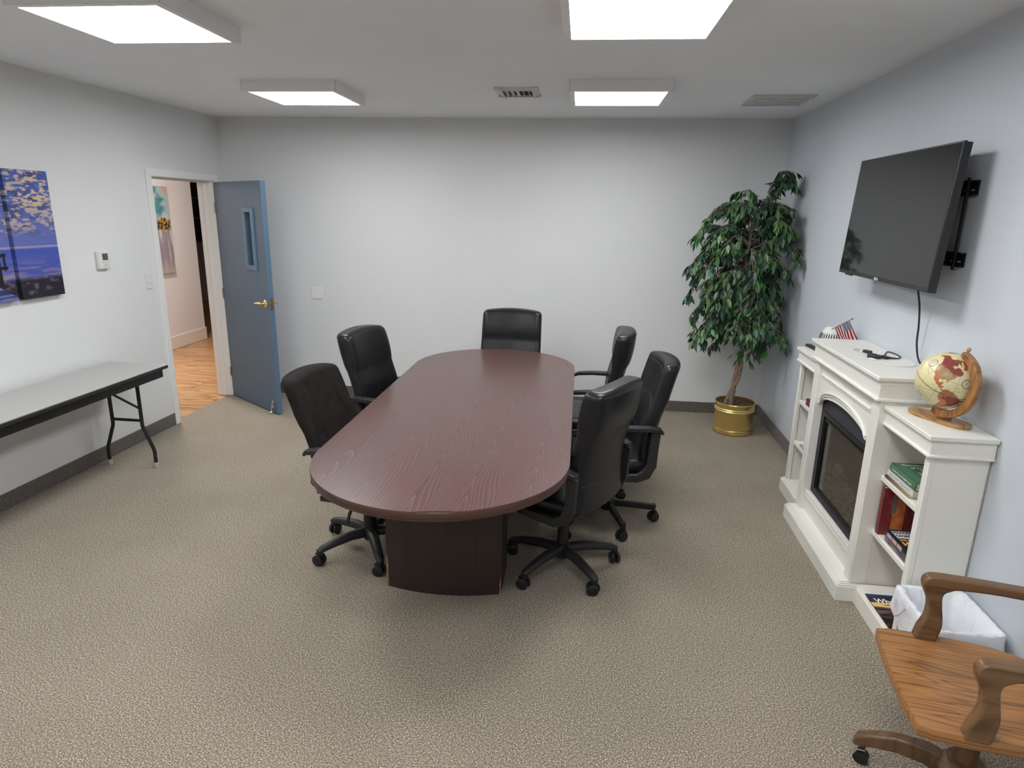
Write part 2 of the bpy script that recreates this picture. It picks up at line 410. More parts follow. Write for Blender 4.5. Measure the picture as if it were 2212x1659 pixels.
def canvas(parent_name, label, y0, y1, z0, z1, paint, nu, nv, frame, depth=.038):
    """stretched canvas; paint(U, V) gets metres along the wall and height, returns colours"""
    t = frame
    us = np.linspace(y0, y1, nu); vs = np.linspace(z0, z1, nv); U, V = np.meshgrid(us, vs)
    colr = paint(U, V).reshape(-1, 3)
    g = G(); g.grid([(depth, u, v) for v in vs for u in us], nu, nv)
    cols = [colr]
    # wrapped sides
    for (uu, side) in ((y0, 0), (y1, 1)):
        P = [(x, uu, v) for v in vs for x in ((0, depth) if side == 0 else (depth, 0))]
        g.grid(P, 2, nv)
        cc = paint(np.full((nv, 1), uu), vs[:, None]).reshape(-1, 3)*.9; cols.append(np.repeat(cc, 2, axis=0))
    for (vv, side) in ((z0, 0), (z1, 1)):
        P = [(x, u, vv) for x in ((0, depth) if side == 0 else (depth, 0)) for u in (us if side == 0 else us)]
        g.grid(P, nu, 2)
        cc = paint(us[None, :], np.full((1, nu), vv)).reshape(-1, 3)*.9; cols.append(np.vstack([cc, cc]))
    g.c = np.vstack(cols)
    o = g.build('printed_canvas', attr_mat(parent_name, .55, .3, (900, .2, .0005)), t, smooth=0)
    g = G(); g.box(0, .004, y0+.004, y1-.004, z0+.004, z1-.004); g.build('backing', M['dark'], t)
    return o

# sunset lake picture over several canvases (world y, z)
def lake(U, V):
    hz = 1.555
    t = (V-hz)/.45
    sky = lerp(col_(98, 108, 168)+0*U[..., None], col_(58, 88, 168), np.clip(t, 0, 1))
    c1 = fbm(U*30+3, V*80, 6, 3)+.30*(fbm(U*5, V*9, 2, 12)-.5); cl = ss(.46, .64, c1)*ss(.10, .30, t)
    c2 = fbm(U*14+9, V*40, 6, 8); dk = ss(.46, .60, c2)*ss(.05, .3, t)
    sky = lerp(sky, col_(62, 66, 104), dk*.75)
    warm = lerp(col_(180, 164, 160)+0*U[..., None], col_(214, 186, 152), ss(.3, .8, vnoise(U*5, V*7, 5)))
    sky = lerp(sky, warm, cl*.92)
    low = ss(.22, .0, t); sky = lerp(sky, col_(92, 104, 170), low*.6)
    r = fbm(U*7, V*75, 4, 21); d = (hz-V)/(hz-1.23)
    wat = lerp(col_(66, 84, 168)+0*U[..., None], col_(122, 112, 152), ss(.35, .6, r)*ss(.1, .55, d))
    wat = lerp(wat, col_(170, 160, 178), ss(.06, .0, d)*.9)
    wat = lerp(wat, col_(176, 146, 150), ss(.62, .74, r)*ss(.35, .6, d)*.7)
    dkw = ss(.52, .66, d+.06*(fbm(U*9, V*14, 3, 2)-.5))
    gr = fbm(U*24, V*60, 3, 5); rock = lerp(col_(34, 30, 44)+0*U[..., None], col_(92, 78, 92), ss(.55, .75, gr))
    wat = lerp(wat, rock, dkw)
    im = np.where((V > hz)[..., None], sky, wat)
    # jetty boards, then posts and rails
    jt = ((V < 1.325-(U-3.46)*.62)).astype(float)
    bd = ss(.3, .7, fbm(U*6, V*95, 3, 9)); deck = lerp(col_(48, 50, 92)+0*U[..., None], col_(112, 122, 182), bd)
    im = lerp(im, deck, jt)
    def post(u0, wd, za, zb): return ((np.abs(U-u0-.012*(V-za)) < wd) & (V > za) & (V < zb)).astype(float)
    pm = post(3.475, .013, 1.34, 1.66)+post(3.515, .007, 1.42, 1.50)+((np.abs(V-1.505-.1*(U-3.45)) < .010) & (U < 3.53))+((np.abs(V-1.435) < .009) & (U < 3.535))
    im = lerp(im, col_(24, 20, 26), np.clip(pm, 0, 1).astype(float))
    return im
for nm, lab, y0, y1 in (('canvas_print', 'narrow canvas print of a blue sunset lake, complete panel nearest the thermostat', 3.602, 3.925),
                        ('canvas_print', 'canvas print panel with dark jetty posts, cut off by the left edge of the picture', 3.252, 3.572)):
    yc = (y0+y1)/2
    t = lwall(nm, lab, 'picture', yc, 0, 'sunset lake canvases on the left wall')
    canvas('lake '+nm, '', y0-yc, y1-yc, 1.238, 2.006, lambda U, V, yc=yc: lake(U+yc, V), 130, 300, t)
def abstract(U, V):
    t = (V-.985)/1.06
    top = lerp(col_(70, 128, 136)+0*U[..., None], col_(160, 178, 178), ss(.45, .65, fbm(U*9, V*9, 4, 2)))
    top = lerp(top, col_(196, 140, 116), ss(.88, .97, t)*ss(.14, .26, U)*.8)
    top = lerp(top, col_(188, 192, 196), ss(.72, .60, t)*.8)
    gold = lerp(col_(40, 38, 38)+0*U[..., None], col_(196, 150, 72), ss(.45, .65, fbm(U*60, V*50, 3, 4)))
    bot = lerp(col_(138, 130, 136)+0*U[..., None], col_(206, 202, 206), ss(.4, .7, fbm(U*26, V*2.5, 4, 6)))
    bot = lerp(bot, col_(168, 160, 152), ss(.2, .0, t))
    w1 = ss(.02, .0, np.abs(t-.565)-.055-.03*(vnoise(U*20, V*9, 3)-.5))
    im = np.where((t > .57)[..., None], top, bot)
    return lerp(im, gold, w1)
t = thing('canvas_print', 'tall teal and grey abstract canvas with a gold band on the hall wall', 'picture', (HX+.001, 7.62, 0))
canvas('abstract canvas', '', -.34, .30, .985, 2.045, abstract, 70, 110, t)

# ------------------------------------------------------------------ blue door leaf
HP = Vector((-3.366, 5.826, 0)); DD = Vector((.80, -.60, 0)); ang = math.atan2(DD.y, DD.x)
t = thing('door_1', 'open solid blue door with a narrow vision window and brass lever', 'door', HP, ang, kind='structure')
# local: +x along the leaf, +y away from the viewer (behind)
T = .044; LL = .895; zb, zt = .012, 2.028
wx0, wx1, wz0, wz1 = .575, .695, 1.315, 1.775
g = G()
g.box(0, wx0, 0, T, zb, zt); g.box(wx1, LL, 0, T, zb, zt); g.box(wx0, wx1, 0, T, zb, wz0); g.box(wx0, wx1, 0, T, wz1, zt)
g.build('door_leaf', M['doorblue'], t, smooth=0)
g = G()
for ya, yb in ((-.012, .004), (T-.004, T+.012)):
    g.box(wx0-.035, wx0+.004, ya, yb, wz0-.035, wz1+.035); g.box(wx1-.004, wx1+.035, ya, yb, wz0-.035, wz1+.035)
    g.box(wx0, wx1, ya, yb, wz1-.004, wz1+.035); g.box(wx0, wx1, ya, yb, wz0-.035, wz0+.004)
g.build('window_frame', plain('lighter blue frame paint', (.11, .20, .30), .45), t, bevel=.003)
g = G(); g.box(wx0, wx1, .018, .024, wz0, wz1); g.build('window_pane', M['glass'], t, smooth=0)
for side in (-1, 1):
    y0 = 0 if side < 0 else T
    g = G(); g.X = Matrix.Translation((.832, y0, 1.005)) @ Matrix.Rotation(PI/2*(1 if side < 0 else -1), 4, 'X')
    g.lathe([(.001, .0), (.033, .0), (.033, .006), (.026, .012), (.014, .016), (.012, .045), (.001, .046)], 28)
    g.X = None
    yy = y0+side*.045
    g.tube([(.832, yy, 1.005), (.80, yy, 1.008), (.765, yy+side*.004, 1.004), (.72, yy, .998)], [.011, .009, .008, .007], 12)
    g.build('lever_handle', M['brass'], t)
g = G(); g.box(LL-.002, LL+.0025, .008, .036, .955, 1.055); g.box(LL, LL+.010, .014, .030, .992, 1.018); g.build('latch_plate', M['brass_dull'], t)
g = G(); g.box(.815, .845, -.008, .001, .055, .125); g.tube([(.83, -.012, .11), (.832, -.022, .07), (.83, -.03, .03)], .0065, 10)
g.ball((.83, -.03, .018), .015); g.build('kick_down_holder', M['chrome'], t)
for z in (.25, 1.02, 1.80):
    g = G(); g.cyl((-.004, -.004, z-.045), (-.004, -.004, z+.045), .007); g.build('hinge', M['brass_dull'], t)

# ------------------------------------------------------------------ things on the left wall
t = lwall('thermostat', 'white wall thermostat with a small grey green display', 'thermostat', 4.335)
g = G(); g.box(0, .028, -.058, .045, 1.366, 1.492); g.build('housing', M['white_plastic'], t, bevel=.006, seg=3)
g = G(); g.box(.0275, .0295, -.022, .030, 1.428, 1.474); g.build('display', plain('lcd', (.07, .095, .06), .3), t)
for i, (y, z) in enumerate(((-.018, 1.412), (.004, 1.412), (.028, 1.412), (-.006, 1.398), (.010, 1.398), (-.018, 1.383), (.004, 1.383), (.028, 1.386))):
    g = G(); g.box(.0275, .0300, y-.005, y+.005, z-.003, z+.003); g.build('button', plain('button grey', (.5, .48, .44), .5), t)
t = lwall('light_switch', 'white single toggle light switch beside the doorway', 'light switch', 4.803)
g = G(); g.box(0, .006, -.036, .036, 1.172, 1.288); g.build('cover_plate', M['white_plastic'], t, bevel=.003)
g = G(); g.box(.005, .016, -.005, .005, 1.222, 1.243); g.build('toggle', M['trim'], t, bevel=.002)
t = thing('wall_plate', 'square white wall plate low on the back wall right of the blue door', 'wall plate', (-2.518, WD, 1.021))
g = G(); g.box(-.056, .056, -.006, 0, -.056, .056); g.build('cover_plate', plain('plate white', (.78, .78, .77), .4), t, bevel=.003)
g = G(); g.cyl((-.0, -.0075, .034), (-.0, -.005, .034), .003); g.build('screw', M['white_plastic'], t)
g = G(); g.cyl((-.0, -.0075, -.034), (-.0, -.005, -.034), .003); g.build('screw', M['white_plastic'], t)

# ------------------------------------------------------------------ folding table
FY0, FY1 = 2.38, 4.205
t = thing('folding_table', 'long narrow folding table with grey top and black edge against left wall', 'table', (xl(3.3)+.275, 3.3, 0), ROT_L)
Z = .716
g = G(); n = 8
def rrect(x0, x1, y0, y1, r, n=6):
    P = []
    for cx_, cy_, a0 in ((x1-r, y1-r, 0), (x0+r, y1-r, PI/2), (x0+r, y0+r, PI), (x1-r, y0+r, 1.5*PI)):
        for i in range(n+1):
            a = a0+PI/2*i/n; P.append((cx_+r*math.cos(a), cy_+r*math.sin(a)))
    return P
y0, y1 = FY0-3.3, FY1-3.3
g.prism(rrect(-.232, .232, y0, y1, .02), Z-.004, Z); g.build('table_top', M['grey_lam'], t)
g = G(); g.prism(rrect(-.236, .236, y0-.004, y1+.004, .024), Z-.026, Z-.0035); g.build('edge_band', M['black_plastic'], t, bevel=.004)
g = G()
for x in (-.21, .19): g.box(x, x+.02, y0+.04, y1-.04, Z-.085, Z-.025)
for y in (y0+.04, y1-.06): g.box(-.21, .21, y, y+.02, Z-.085, Z-.025)
g.build('apron', M['black_metal'], t, bevel=.002)
for ly, dr in ((y1-.19, -1), (y0+.25, 1)):
    for sx in (-1, 1):
        g = G(); P = [(sx*.112, ly, Z-.03), (sx*.112, ly, .31), (sx*.118, ly, .29), (sx*.175, ly, .14), (sx*.180, ly, .115), (sx*.180, ly, .03)]
        g.tube(P, .0125, 12)
        leg = g.build('leg', M['black_metal'], t)
        g = G(); g.lathe([(.016, 0), (.017, .004), (.016, .034), (.013, .036)], 16, (sx*.180, ly, 0)); g.build('foot_cap', plain('leg tip grey', (.42, .40, .35), .6), leg)
    g = G(); g.cyl((-.112, ly, .345), (.112, ly, .345), .0105); g.build('crossbar', M['black_metal'], t)
    g = G(); g.tube([(.112, ly, .43), (.105, ly+dr*.02, .45), (.02, ly+dr*.17, .60), (.0, ly+dr*.21, Z-.03)], .008, 10)
    g.box(-.05, .05, ly+dr*.19, ly+dr*.23, Z-.07, Z-.03); g.build('brace', M['black_metal'], t)

# ------------------------------------------------------------------ ceiling lights and vents
def ceiling_light(x0, x1, y0, y1, label):
    xc, yc = (x0+x1)/2, (y0+y1)/2; hx, hy = (x1-x0)/2, (y1-y0)/2
    t = thing('ceiling_light', label, 'ceiling light', (xc, yc, WH), 0, 'square surface ceiling lights')
    b = .032; dz = .064
    g = G()
    for sx in (-1, 1):
        g.box(sx*(hx+b), sx*(hx+b-.003), -hy-b, hy+b, -dz, 0); g.box(-hx-b, hx+b, sx*(hy+b), sx*(hy+b-.003), -dz, 0)
        g.box(sx*hx, sx*(hx+b), -hy-b, hy+b, -dz-.003, -dz); g.box(-hx, hx, sx*hy, sx*(hy+b), -dz-.003, -dz)
    g.build('housing', M['trim'], t, smooth=0, bevel=.001)
    g = G(); g.box(-hx, hx, -hy, hy, -dz-.001, -dz+.004); g.build('diffuser', M['panel'], t, smooth=0)
LX, RX = (-2.209, -1.638), (-.079, .492)
YA, YB = (2.562, 3.103), (4.351, 4.877)
ceiling_light(*LX, *YA, 'lit square ceiling panel light, large one at the upper left')
ceiling_light(*RX, *YA, 'lit square ceiling panel light, cut off by the top edge right of centre')
ceiling_light(*LX, *YB, 'lit square ceiling panel light, farther left one before the back wall')
ceiling_light(*RX, *YB, 'lit square ceiling panel light between the two ceiling vents')
for X_, w_ in ((LX, 'left'), (RX, 'right')):  # extra unseen panels, added to brighten surfaces that face the camera
    for y_, q_ in ((.78, 'overhead just behind the picture'), (-1.02, 'farther back behind the viewer')):
        ceiling_light(X_[0], X_[1], y_, y_+.54, f'added unseen ceiling fill panel on the {w_}, {q_}')

t = thing('air_vent', 'small square supply vent with angled louvres in the ceiling centre', 'vent', (-.47, 4.73, WH))
g = G()
hx, hy = .150, .175
for sx in (-1, 1):
    g.prism([(hx*.66, 0), (hx, 0), (hx*.70, -.018), (hx*.66, -.018)], -hy, hy, Matrix(((sx, 0, 0, 0), (0, 0, 1, 0), (0, 1, 0, 0), (0, 0, 0, 1))))
    g.prism([(hy*.66, 0), (hy, 0), (hy*.70, -.018), (hy*.66, -.018)], -hx, hx, Matrix(((0, 0, 1, 0), (sx, 0, 0, 0), (0, 1, 0, 0), (0, 0, 0, 1))))
g.build('vent_frame', M['grille'], t, smooth=0)
g = G(); g.box(-hx*.66, hx*.66, -hy*.66, hy*.66, -.002, -.0005); g.build('duct_shade_sheet', M['dark'], t, smooth=0)  # dark sheet on the solid ceiling stands in for shade in the duct
for i in range(5):
    x = -.075+.0375*i
    g = G(); a = .9*(1 if i > 2 else -1 if i < 2 else 0)
    g.X = Matrix.Translation((x, 0, -.010)) @ Matrix.Rotation(a, 4, 'Y'); g.box(-.010, .010, -hy*.64, hy*.64, -.001, .001); g.build('louvre', M['grille'], t, smooth=0)
t = thing('air_vent', 'wide return air grille in the ceiling near the right wall', 'vent', (1.335, 5.05, WH), ROT_R)
g = G(); hx, hy = .205, .215
for sx in (-1, 1):
    g.box(sx*(hx-.03), sx*hx, -hy, hy, -.010, 0); g.box(-hx+.03, hx-.03, sx*(hy-.03), sx*hy, -.010, 0)
for yy in (-.06, .06): g.box(-hx+.03, hx-.03, yy-.004, yy+.004, -.009, -.002)
g.build('vent_frame', M['grille'], t, smooth=0, bevel=.002)
g = G(); g.box(-hx+.03, hx-.03, -hy+.03, hy-.03, -.0015, -.0002); g.build('duct_shade_sheet', plain('duct shade', (.10, .10, .10), .8), t, smooth=0)  # shade behind the louvres put in as a dark grey sheet
n = 26
for i in range(n):
    x = -hx+.03+(2*hx-.06)*(i+.5)/n
    g = G(); g.X = Matrix.Translation((x, 0, -.005)) @ Matrix.Rotation(.6, 4, 'Y'); g.box(-.0045, .0045, -hy+.03, hy-.03, -.0008, .0008); g.build('louvre', M['grille'], t, smooth=0)
for sx in (-1, 1):
    for sy in (-1, 1):
        g = G(); g.lathe([(.004, -.012), (.005, -.009)], 10, (sx*(hx-.015), sy*(hy-.04), 0)); g.build('screw', M['dark'], t)

# ------------------------------------------------------------------ conference table
TX0, TX1, TY0, TY1, TZ = -1.150, -.004, 2.098, 5.035, .745
xc = (TX0+TX1)/2; yc = (TY0+TY1)/2; hw = (TX1-TX0)/2; hl = (TY1-TY0)/2
t = thing('conference_table', 'long dark mahogany racetrack conference table in the middle of the room', 'table', (xc, yc, 0))
def racetrack(off, n=40):
    P = []
    r = hw-off; c = hl-hw
    for i in range(n+1): a = PI*i/n; P.append((r*math.cos(a), c+r*math.sin(a)))
    for i in range(n+1): a = PI+PI*i/n; P.append((r*math.cos(a), -c+r*math.sin(a)))
    return P
g = G(); P = racetrack(0)
# shallow broken bite in the laminate edge at the near end
CHX = .088
P2 = []
for x, y in racetrack(0, 90):
    if y < 0:
        d = abs(x-CHX-.0)
        if d < .085: y += .012*(1-(d/.085)**2)
    P2.append((x, y))
g.prism(P2, TZ-.006, TZ); g.build('table_top', M['mahogany'], t)
g = G(); R = [[(x*1.0, y, z) for x, y in racetrack(o)] for o, z in ((.002, TZ-.040), (-.0005, TZ-.034), (-.0012, TZ-.010), (.001, TZ-.0055))]
g.rings(R); g.build('edge_band', M['mahog_edge'], t)
g = G()
Pc = []
for i in range(25):
    x = CHX-.083+.166*i/24; a = math.sqrt(max(0, hw*hw-x*x)); yb = -(hl-hw)-a; Pc.append((x, yb+.0015))
for i in range(24, -1, -1):
    x = CHX-.083+.166*i/24; a = math.sqrt(max(0, hw*hw-x*x)); yb = -(hl-hw)-a; Pc.append((x, yb+.0015+.0115*(1-(abs(x-CHX)/.085)**2)))
g.prism(Pc, TZ-.0058, TZ-.0045); g.build('broken_edge', M['chip_dark'], t)
for py, sgn in ((2.715-yc, 1), (4.43-yc, -1)):
    g = G(); P = []; wd = .285; n = 16
    for i in range(n+1):
        u = -1+2*i/n; P.append((-.022+wd*u, py+(.045*u*u if sgn > 0 else 0) - (0 if sgn > 0 else .0)))
    for i in range(n+1):
        u = 1-2*i/n; P.append((-.022+wd*u, py+.30-(.045*u*u if sgn < 0 else 0)))
    g.prism(P, 0, TZ-.04); o = g.build('pedestal', M['mahog_dark'], t, smooth=30)
    if sgn > 0:
        for sx, hh in ((-1, .19), (1, .10)):
            g = G()
            ex = -.022+sx*(wd+.0004); P = [(0, 0), (.022, 0), (.012, hh*.3), (.017, hh*.55), (.008, hh*.8), (0, hh)]
            if sx < 0: Mx = Matrix(((-sx, 0, 0, ex), (0, 0, 1, py+.0435), (0, 1, 0, 0), (0, 0, 0, 1)))
            else: Mx = Matrix(((-.4, 0, 0, ex), (0, 0, 1, py+.0435), (0, 1, 0, 0), (0, 0, 0, 1)))
            g.prism(P, -.0012, .004, Mx)
            g.build('chipped_corner', M['chip'], o, smooth=0)
    g = G(); g.box(-.25, .25, py+.02, py+.28, TZ-.060, TZ-.04); 
g = G(); g.box(-.04, .0, -1.0, .9, TZ-.12, TZ-.04); g.build('stretcher_beam', M['mahog_dark'], t)

# ------------------------------------------------------------------ office chairs
def sgnp(v, e): return math.copysign(abs(v)**e, v)
def back_surface(z0, z1, wfun, tfun, yfun, wrap, cr=.05):
    """returns f(u in -1..1, z, side) -> point ; side +1 front"""
    def f(u, z, side, inset=0.0):
        v = (z-z0)/(z1-z0); wd = wfun(v)/2; th = tfun(v)/2
        for dist, r in ((z1-z, cr), (z-z0, cr*.8)):
            if dist < r:
                q = min(1, 1-dist/r); wd -= r*(1-math.sqrt(max(0, 1-q*q)))
                th *= math.sqrt(max(0.0, 1-.72*q**4))
        e = (1-abs(u)**9)**(1/3) if abs(u) < 1 else 0
        y = yfun(v)+wrap*u*u+side*(th*e+inset)
        return (u*wd, y, z+(.012*(1-u*u) if z > z1-.10 else 0)*min(1, max(0, (z-(z1-.10))/.10)))
    return f
def loft_back(g, f, z0, z1, zs=None, nu=26):
    us = [-math.cos(PI*i/nu) for i in range(nu+1)]
    if zs is None: zs = [z0+(z1-z0)*(.5-.5*math.cos(PI*k/40)) for k in range(41)]
    R = []
    for z in zs:
        R.append([f(u, z, 1) for u in us]+[f(u, z, -1) for u in us[-2:0:-1]])
    g.rings(R)
def seam(g, f, pts, side=1, r=.0028):
    g.tube([f(u, z, side, -.0004) for u, z in pts], r, 6)
def lin(a, b, n): return [a+(b-a)*i/(n-1) for i in range(n)]

def office_chair(label, hub, face, H, kind='leather', star=0.0, seat_z=.475, arm_z=.665, base='plastic', lean=.075, bw=.50, ayb=-.215, lift=.24, tail=.028, slant=False):
    """hub (x, y) on the floor; face = direction the sitter looks, degrees; star = angle of one base leg, degrees"""
    rz = math.radians(face-90)
    t = thing('office_chair', label, 'office chair', (hub[0], hub[1], 0), rz, 'black office chairs around the conference table')
    body = {'leather': M['leather'], 'fabric': M['fabric_black'], 'vee': M['leather']}[kind]
    # seat cushion -------------------------------------------------
    g = G(); sw, sd, th = .50, .49, .095
    R = []
    ys = [-sd/2+sd*(.5-.5*math.cos(PI*k/28)) for k in range(29)]
    for y in ys:
        q = 1-(abs(y)/(sd/2))**6; q = max(q, 0)**.5
        wd = sw/2*(.80+.20*q)*(1-.06*(y < 0)*abs(y)/(sd/2)); hh = th/2*(.15+.85*q)
        zc = seat_z-th/2-.018*ss(.12, .25, np.array(y)).item()*1.0+.012*(y/sd)**2
        ring = []
        for i in range(36):
            a = 2*PI*i/36; x = wd*sgnp(math.cos(a), .42); z = hh*sgnp(math.sin(a), .55)
            if z > 0: z -= .012*(1-(x/wd)**2)*q
            ring.append((x, y+.02, zc+z))
        R.append(ring)
    g.rings(R)
    for x in (-.15, .15):
        g.tube([(x, y, seat_z-.004-.012*(1-(x/.25)**2)+.012*((y-.02)/sd)**2) for y in lin(-.18, .15, 8)], .003, 6)
    seat = g.build('seat', body, t, smooth=50)
    # backrest -----------------------------------------------------
    z0 = seat_z-.07; z1 = H
    yf = lambda v: -.205-.03*v-lean*v*v+.022*math.sin(PI*min(1, v*1.5))
    if kind == 'fabric':
        wf = lambda v: bw*(.98-.05*(v > .0)*abs(v-.45)); tf = lambda v: .085+.02*ss(.5, .6, np.array(v)).item()
        wr = .035
    elif kind == 'vee':
        wf = lambda v: bw*(1.0-.10*max(0, v-.45)-.10*max(0, .25-v)); tf = lambda v: .092; wr = .035
    else:
        wf = lambda v: bw*(1.04-.05*v); tf = lambda v: .090+(.038*math.sin(PI*min(1, max(0, (v-.655)/.37)))**.45 if v > .655 else 0); wr = .030
    f = back_surface(z0, z1, wf, tf, yf, wr, .028 if kind == 'vee' else .036)
    zz = [z0+(z1-z0)*(.5-.5*math.cos(PI*k/44)) for k in range(45)]
    g = G(); loft_back(g, f, z0, z1, zz)
    bk = g.build('backrest', body, t, smooth=50)
    g = G(); zq = lambda v: z0+(z1-z0)*v
    if kind == 'leather':
        for sd_ in (1, -1): seam(g, f, [(u, zq(.655)) for u in lin(-.985, .985, 17)], sd_)
        seam(g, f, [(0, zq(v)) for v in lin(.08, .65, 12)], 1)
        for u in (-.86, .86): seam(g, f, [(u, zq(v)) for v in lin(.06, .65, 12)], 1)
        seam(g, f, [(u, zq(.96)-.0*abs(u)) for u in lin(-.9, .9, 13)], -1)
        seam(g, f, [(u, zq(.24)) for u in lin(-.985, .985, 17)], -1)
        for u in (-.93, .93): seam(g, f, [(u, zq(v)) for v in lin(.62, .95, 10)], 1, .0018)
    elif kind == 'vee':
        for s in (-1, 1):
            seam(g, f, [(s*(.0+.88*k), zq(.60-.0*k+.06*(1-k))) for k in lin(0, 1, 9)], 1)
            seam(g, f, [(s*.88*k, zq(.34-.05*(1-k)+.0*k+.04*k)) for k in lin(0, 1, 9)], 1)
            seam(g, f, [(s*.88, zq(v)) for v in lin(.08, .93, 16)], 1)
        seam(g, f, [(u, zq(.93)) for u in lin(-.88, .88, 13)], 1)
    else:
        for s in (-1, 1):
            seam(g, f, [(s*(.52+.36*k), zq(.55-.07*k*k+.03*k)) for k in lin(0, 1, 7)], 1, .0016)
            seam(g, f, [(s*.52, zq(v)) for v in lin(.08, .55, 10)], 1, .003)
            seam(g, f, [(s*(.50-.04*k), zq(.55+.36*k)) for k in lin(0, 1, 8)], 1, .002)
            seam(g, f, [(s*.90, zq(v)) for v in lin(.10, .52, 8)], 1, .002)
        seam(g, f, [(u, zq(.55-.03*(1-(u/.52)**2))) for u in lin(-.52, .52, 9)], 1, .0016)
        seam(g, f, [(0, zq(v)) for v in lin(.1, .5, 6)], 1, .0015)
    g.build('stitching', M['seam'] if kind != 'fabric' else M['seam_dark'], bk)
    if kind == 'fabric':     # soft side bolsters, upper and lower pair
        for s in (-1, 1):
            for va, vb, uu, rx, ry in ((.06, .50, .74, .050, .020), (.53, .955, .74, .050, .017)):
                g = G(); R = []
                for k in range(17):
                    v = va+(vb-va)*k/16; q = math.sin(PI*k/16)**.4+.02; p = f(s*uu, zq(v), 1)
                    R.append([(p[0]+rx*q*math.cos(a), p[1]-.010+ry*q*math.sin(a), p[2]) for a in lin(0, 2*PI*15/16, 16)])
                g.rings(R); g.build('side_bolster', body, bk, smooth=70)
    # armrests: pad, upright behind, rail under the seat ------------
    for s in (-1, 1):
        ax = s*.272
        g = G(); yb = ayb
        pad = [(ax, yb-tail, arm_z-.022), (ax, yb-tail*.5, arm_z-.004), (ax, yb+.04, arm_z+.004), (ax, -.03, arm_z+.004), (ax, .07, arm_z-.006), (ax, .115, arm_z-.028)]
        g.bar(pad, [.040, .048, .052, .052, .046, .030], [.014, .024, .026, .024, .022, .014], (0, 0, 1))
        if slant:
            g.bar([(ax, yb+.035, arm_z-.008), (ax, yb+.055, .60), (ax, yb+.12, .50), (ax-s*.004, yb+.17, seat_z-.07), (ax-s*.03, yb+.19, seat_z-.095)], .026, [.060, .056, .050, .046, .040], (0, .6, .8))
        else:
          g.bar([(ax, yb+.010, arm_z-.012), (ax, yb+.016, .56), (ax, yb+.022, seat_z-.02), (ax, yb+.050, seat_z-.075), (ax, yb+.10, seat_z-.098), (ax, .02, seat_z-.095), (ax, .12, seat_z-.080)],
              [.026]*7, [.052, .050, .054, .058, .048, .040, .026], (0, .35, .94))
        for (y, z) in () if slant else ((yb+.016, .58), (yb+.020, .515), (-.03, seat_z-.092)):
            g.cyl((ax, y, z), (ax+s*.016, y, z), .007, n=10)
        g.box(min(ax, ax-s*.06), max(ax, ax-s*.06), -.13, .10, seat_z-.115, seat_z-.085)
        g.build('armrest', M['black_plastic'], t, smooth=30, bevel=.004, seg=2)
    # underside, lift, lever ---------------------------------------
    g = G(); g.box(-.21, .21, -.19, .17, seat_z-.112, seat_z-.075); g.build('seat_pan', M['black_plastic'], t, bevel=.012, seg=3)
    g = G(); g.box(-.08, .08, -.10, .09, seat_z-.150, seat_z-.11); g.build('tilt_mechanism', M['black_metal'], t, bevel=.008)
    g = G(); g.tube([(.07, .02, seat_z-.135), (.17, .01, seat_z-.150), (.215, .0, seat_z-.19), (.235, -.005, seat_z-.24)], [.005, .005, .009, .008], 8); g.build('height_lever', M['black_plastic'], t)
    g = G()
    g.lathe([(.026, .085), (.026, lift), (.022, lift+.004)] if lift < .28 else [(.036, .085), (.034, lift), (.030, lift+.004)], 24); g.build('gas_lift_cover', M['black_plastic'], t)
    g = G(); g.lathe([(.014, .20), (.014, seat_z-.14)], 16); g.build('piston', M['chrome'] if base != 'metal' else M['black_metal'], t)
    # star base -----------------------------------------------------
    g = G()
    g.lathe([(.020, .055), (.030, .058), (.050, .085), (.052, .115), (.040, .135), (.030, .14)], 24); g.build('base_hub', M['black_plastic'], t)
    RR = .292
    for k in range(5):
        a = math.radians(star+72*k-(face-90)); ca, sa = math.cos(a), math.sin(a)
        g = G(); P = lambda r, z: (r*ca, r*sa, z)
        if base == 'metal':
            g.bar([P(.03, .105), P(.16, .098), P(RR+.004, .088)], .026, [.040, .038, .034])
            g.bar([P(RR-.016, .088), P(RR-.016, .088)][:1]+[P(RR+.004, .087)], .030, .044)
        else:
            g.tube([P(.03, .108), P(.12, .112), P(.22, .100), P(RR-.012, .088), P(RR+.012, .078)], [.033, .029, .025, .022, .015], 12, (1.0, .85))
            g.lathe([(.016, .056), (.019, .060), (.019, .088), (.012, .094)], 14, P(RR, 0))
        leg = g.build('base_leg', M['black_plastic'] if base != 'metal' else M['black_metal'], t, smooth=40, bevel=.003 if base == 'metal' else 0)
        g = G(); ca2 = a+random.Random(k*7+int(star)).uniform(-1.2, 1.2)
        tx, ty = math.cos(ca2), math.sin(ca2); cx_, cy_ = RR*ca+.008*ty, RR*sa-.008*tx
        for s in (-1, 1):
            c0 = Vector((cx_+tx*s*.006, cy_+ty*s*.006, .030)); c1 = Vector((cx_+tx*s*.026, cy_+ty*s*.026, .030))
            g.tube([c0, c0.lerp(c1, .15), c0.lerp(c1, .8), c1], [.026, .030, .030, .022], 20)
        g.cyl((RR*ca, RR*sa, .03), (RR*ca, RR*sa, .060), .008, n=10)
        # hood over the twin wheels
        hd = []
        for i in range(9):
            b = -.3+2.6*i/8; hd.append((cx_-ty*math.cos(b)*.033, cy_+tx*math.cos(b)*.033, .030+math.sin(b)*.033))
        g.bar(hd, .012, .004, (tx, ty, 0.001))
        g.build('caster', M['caster'], leg, smooth=40)
    return t

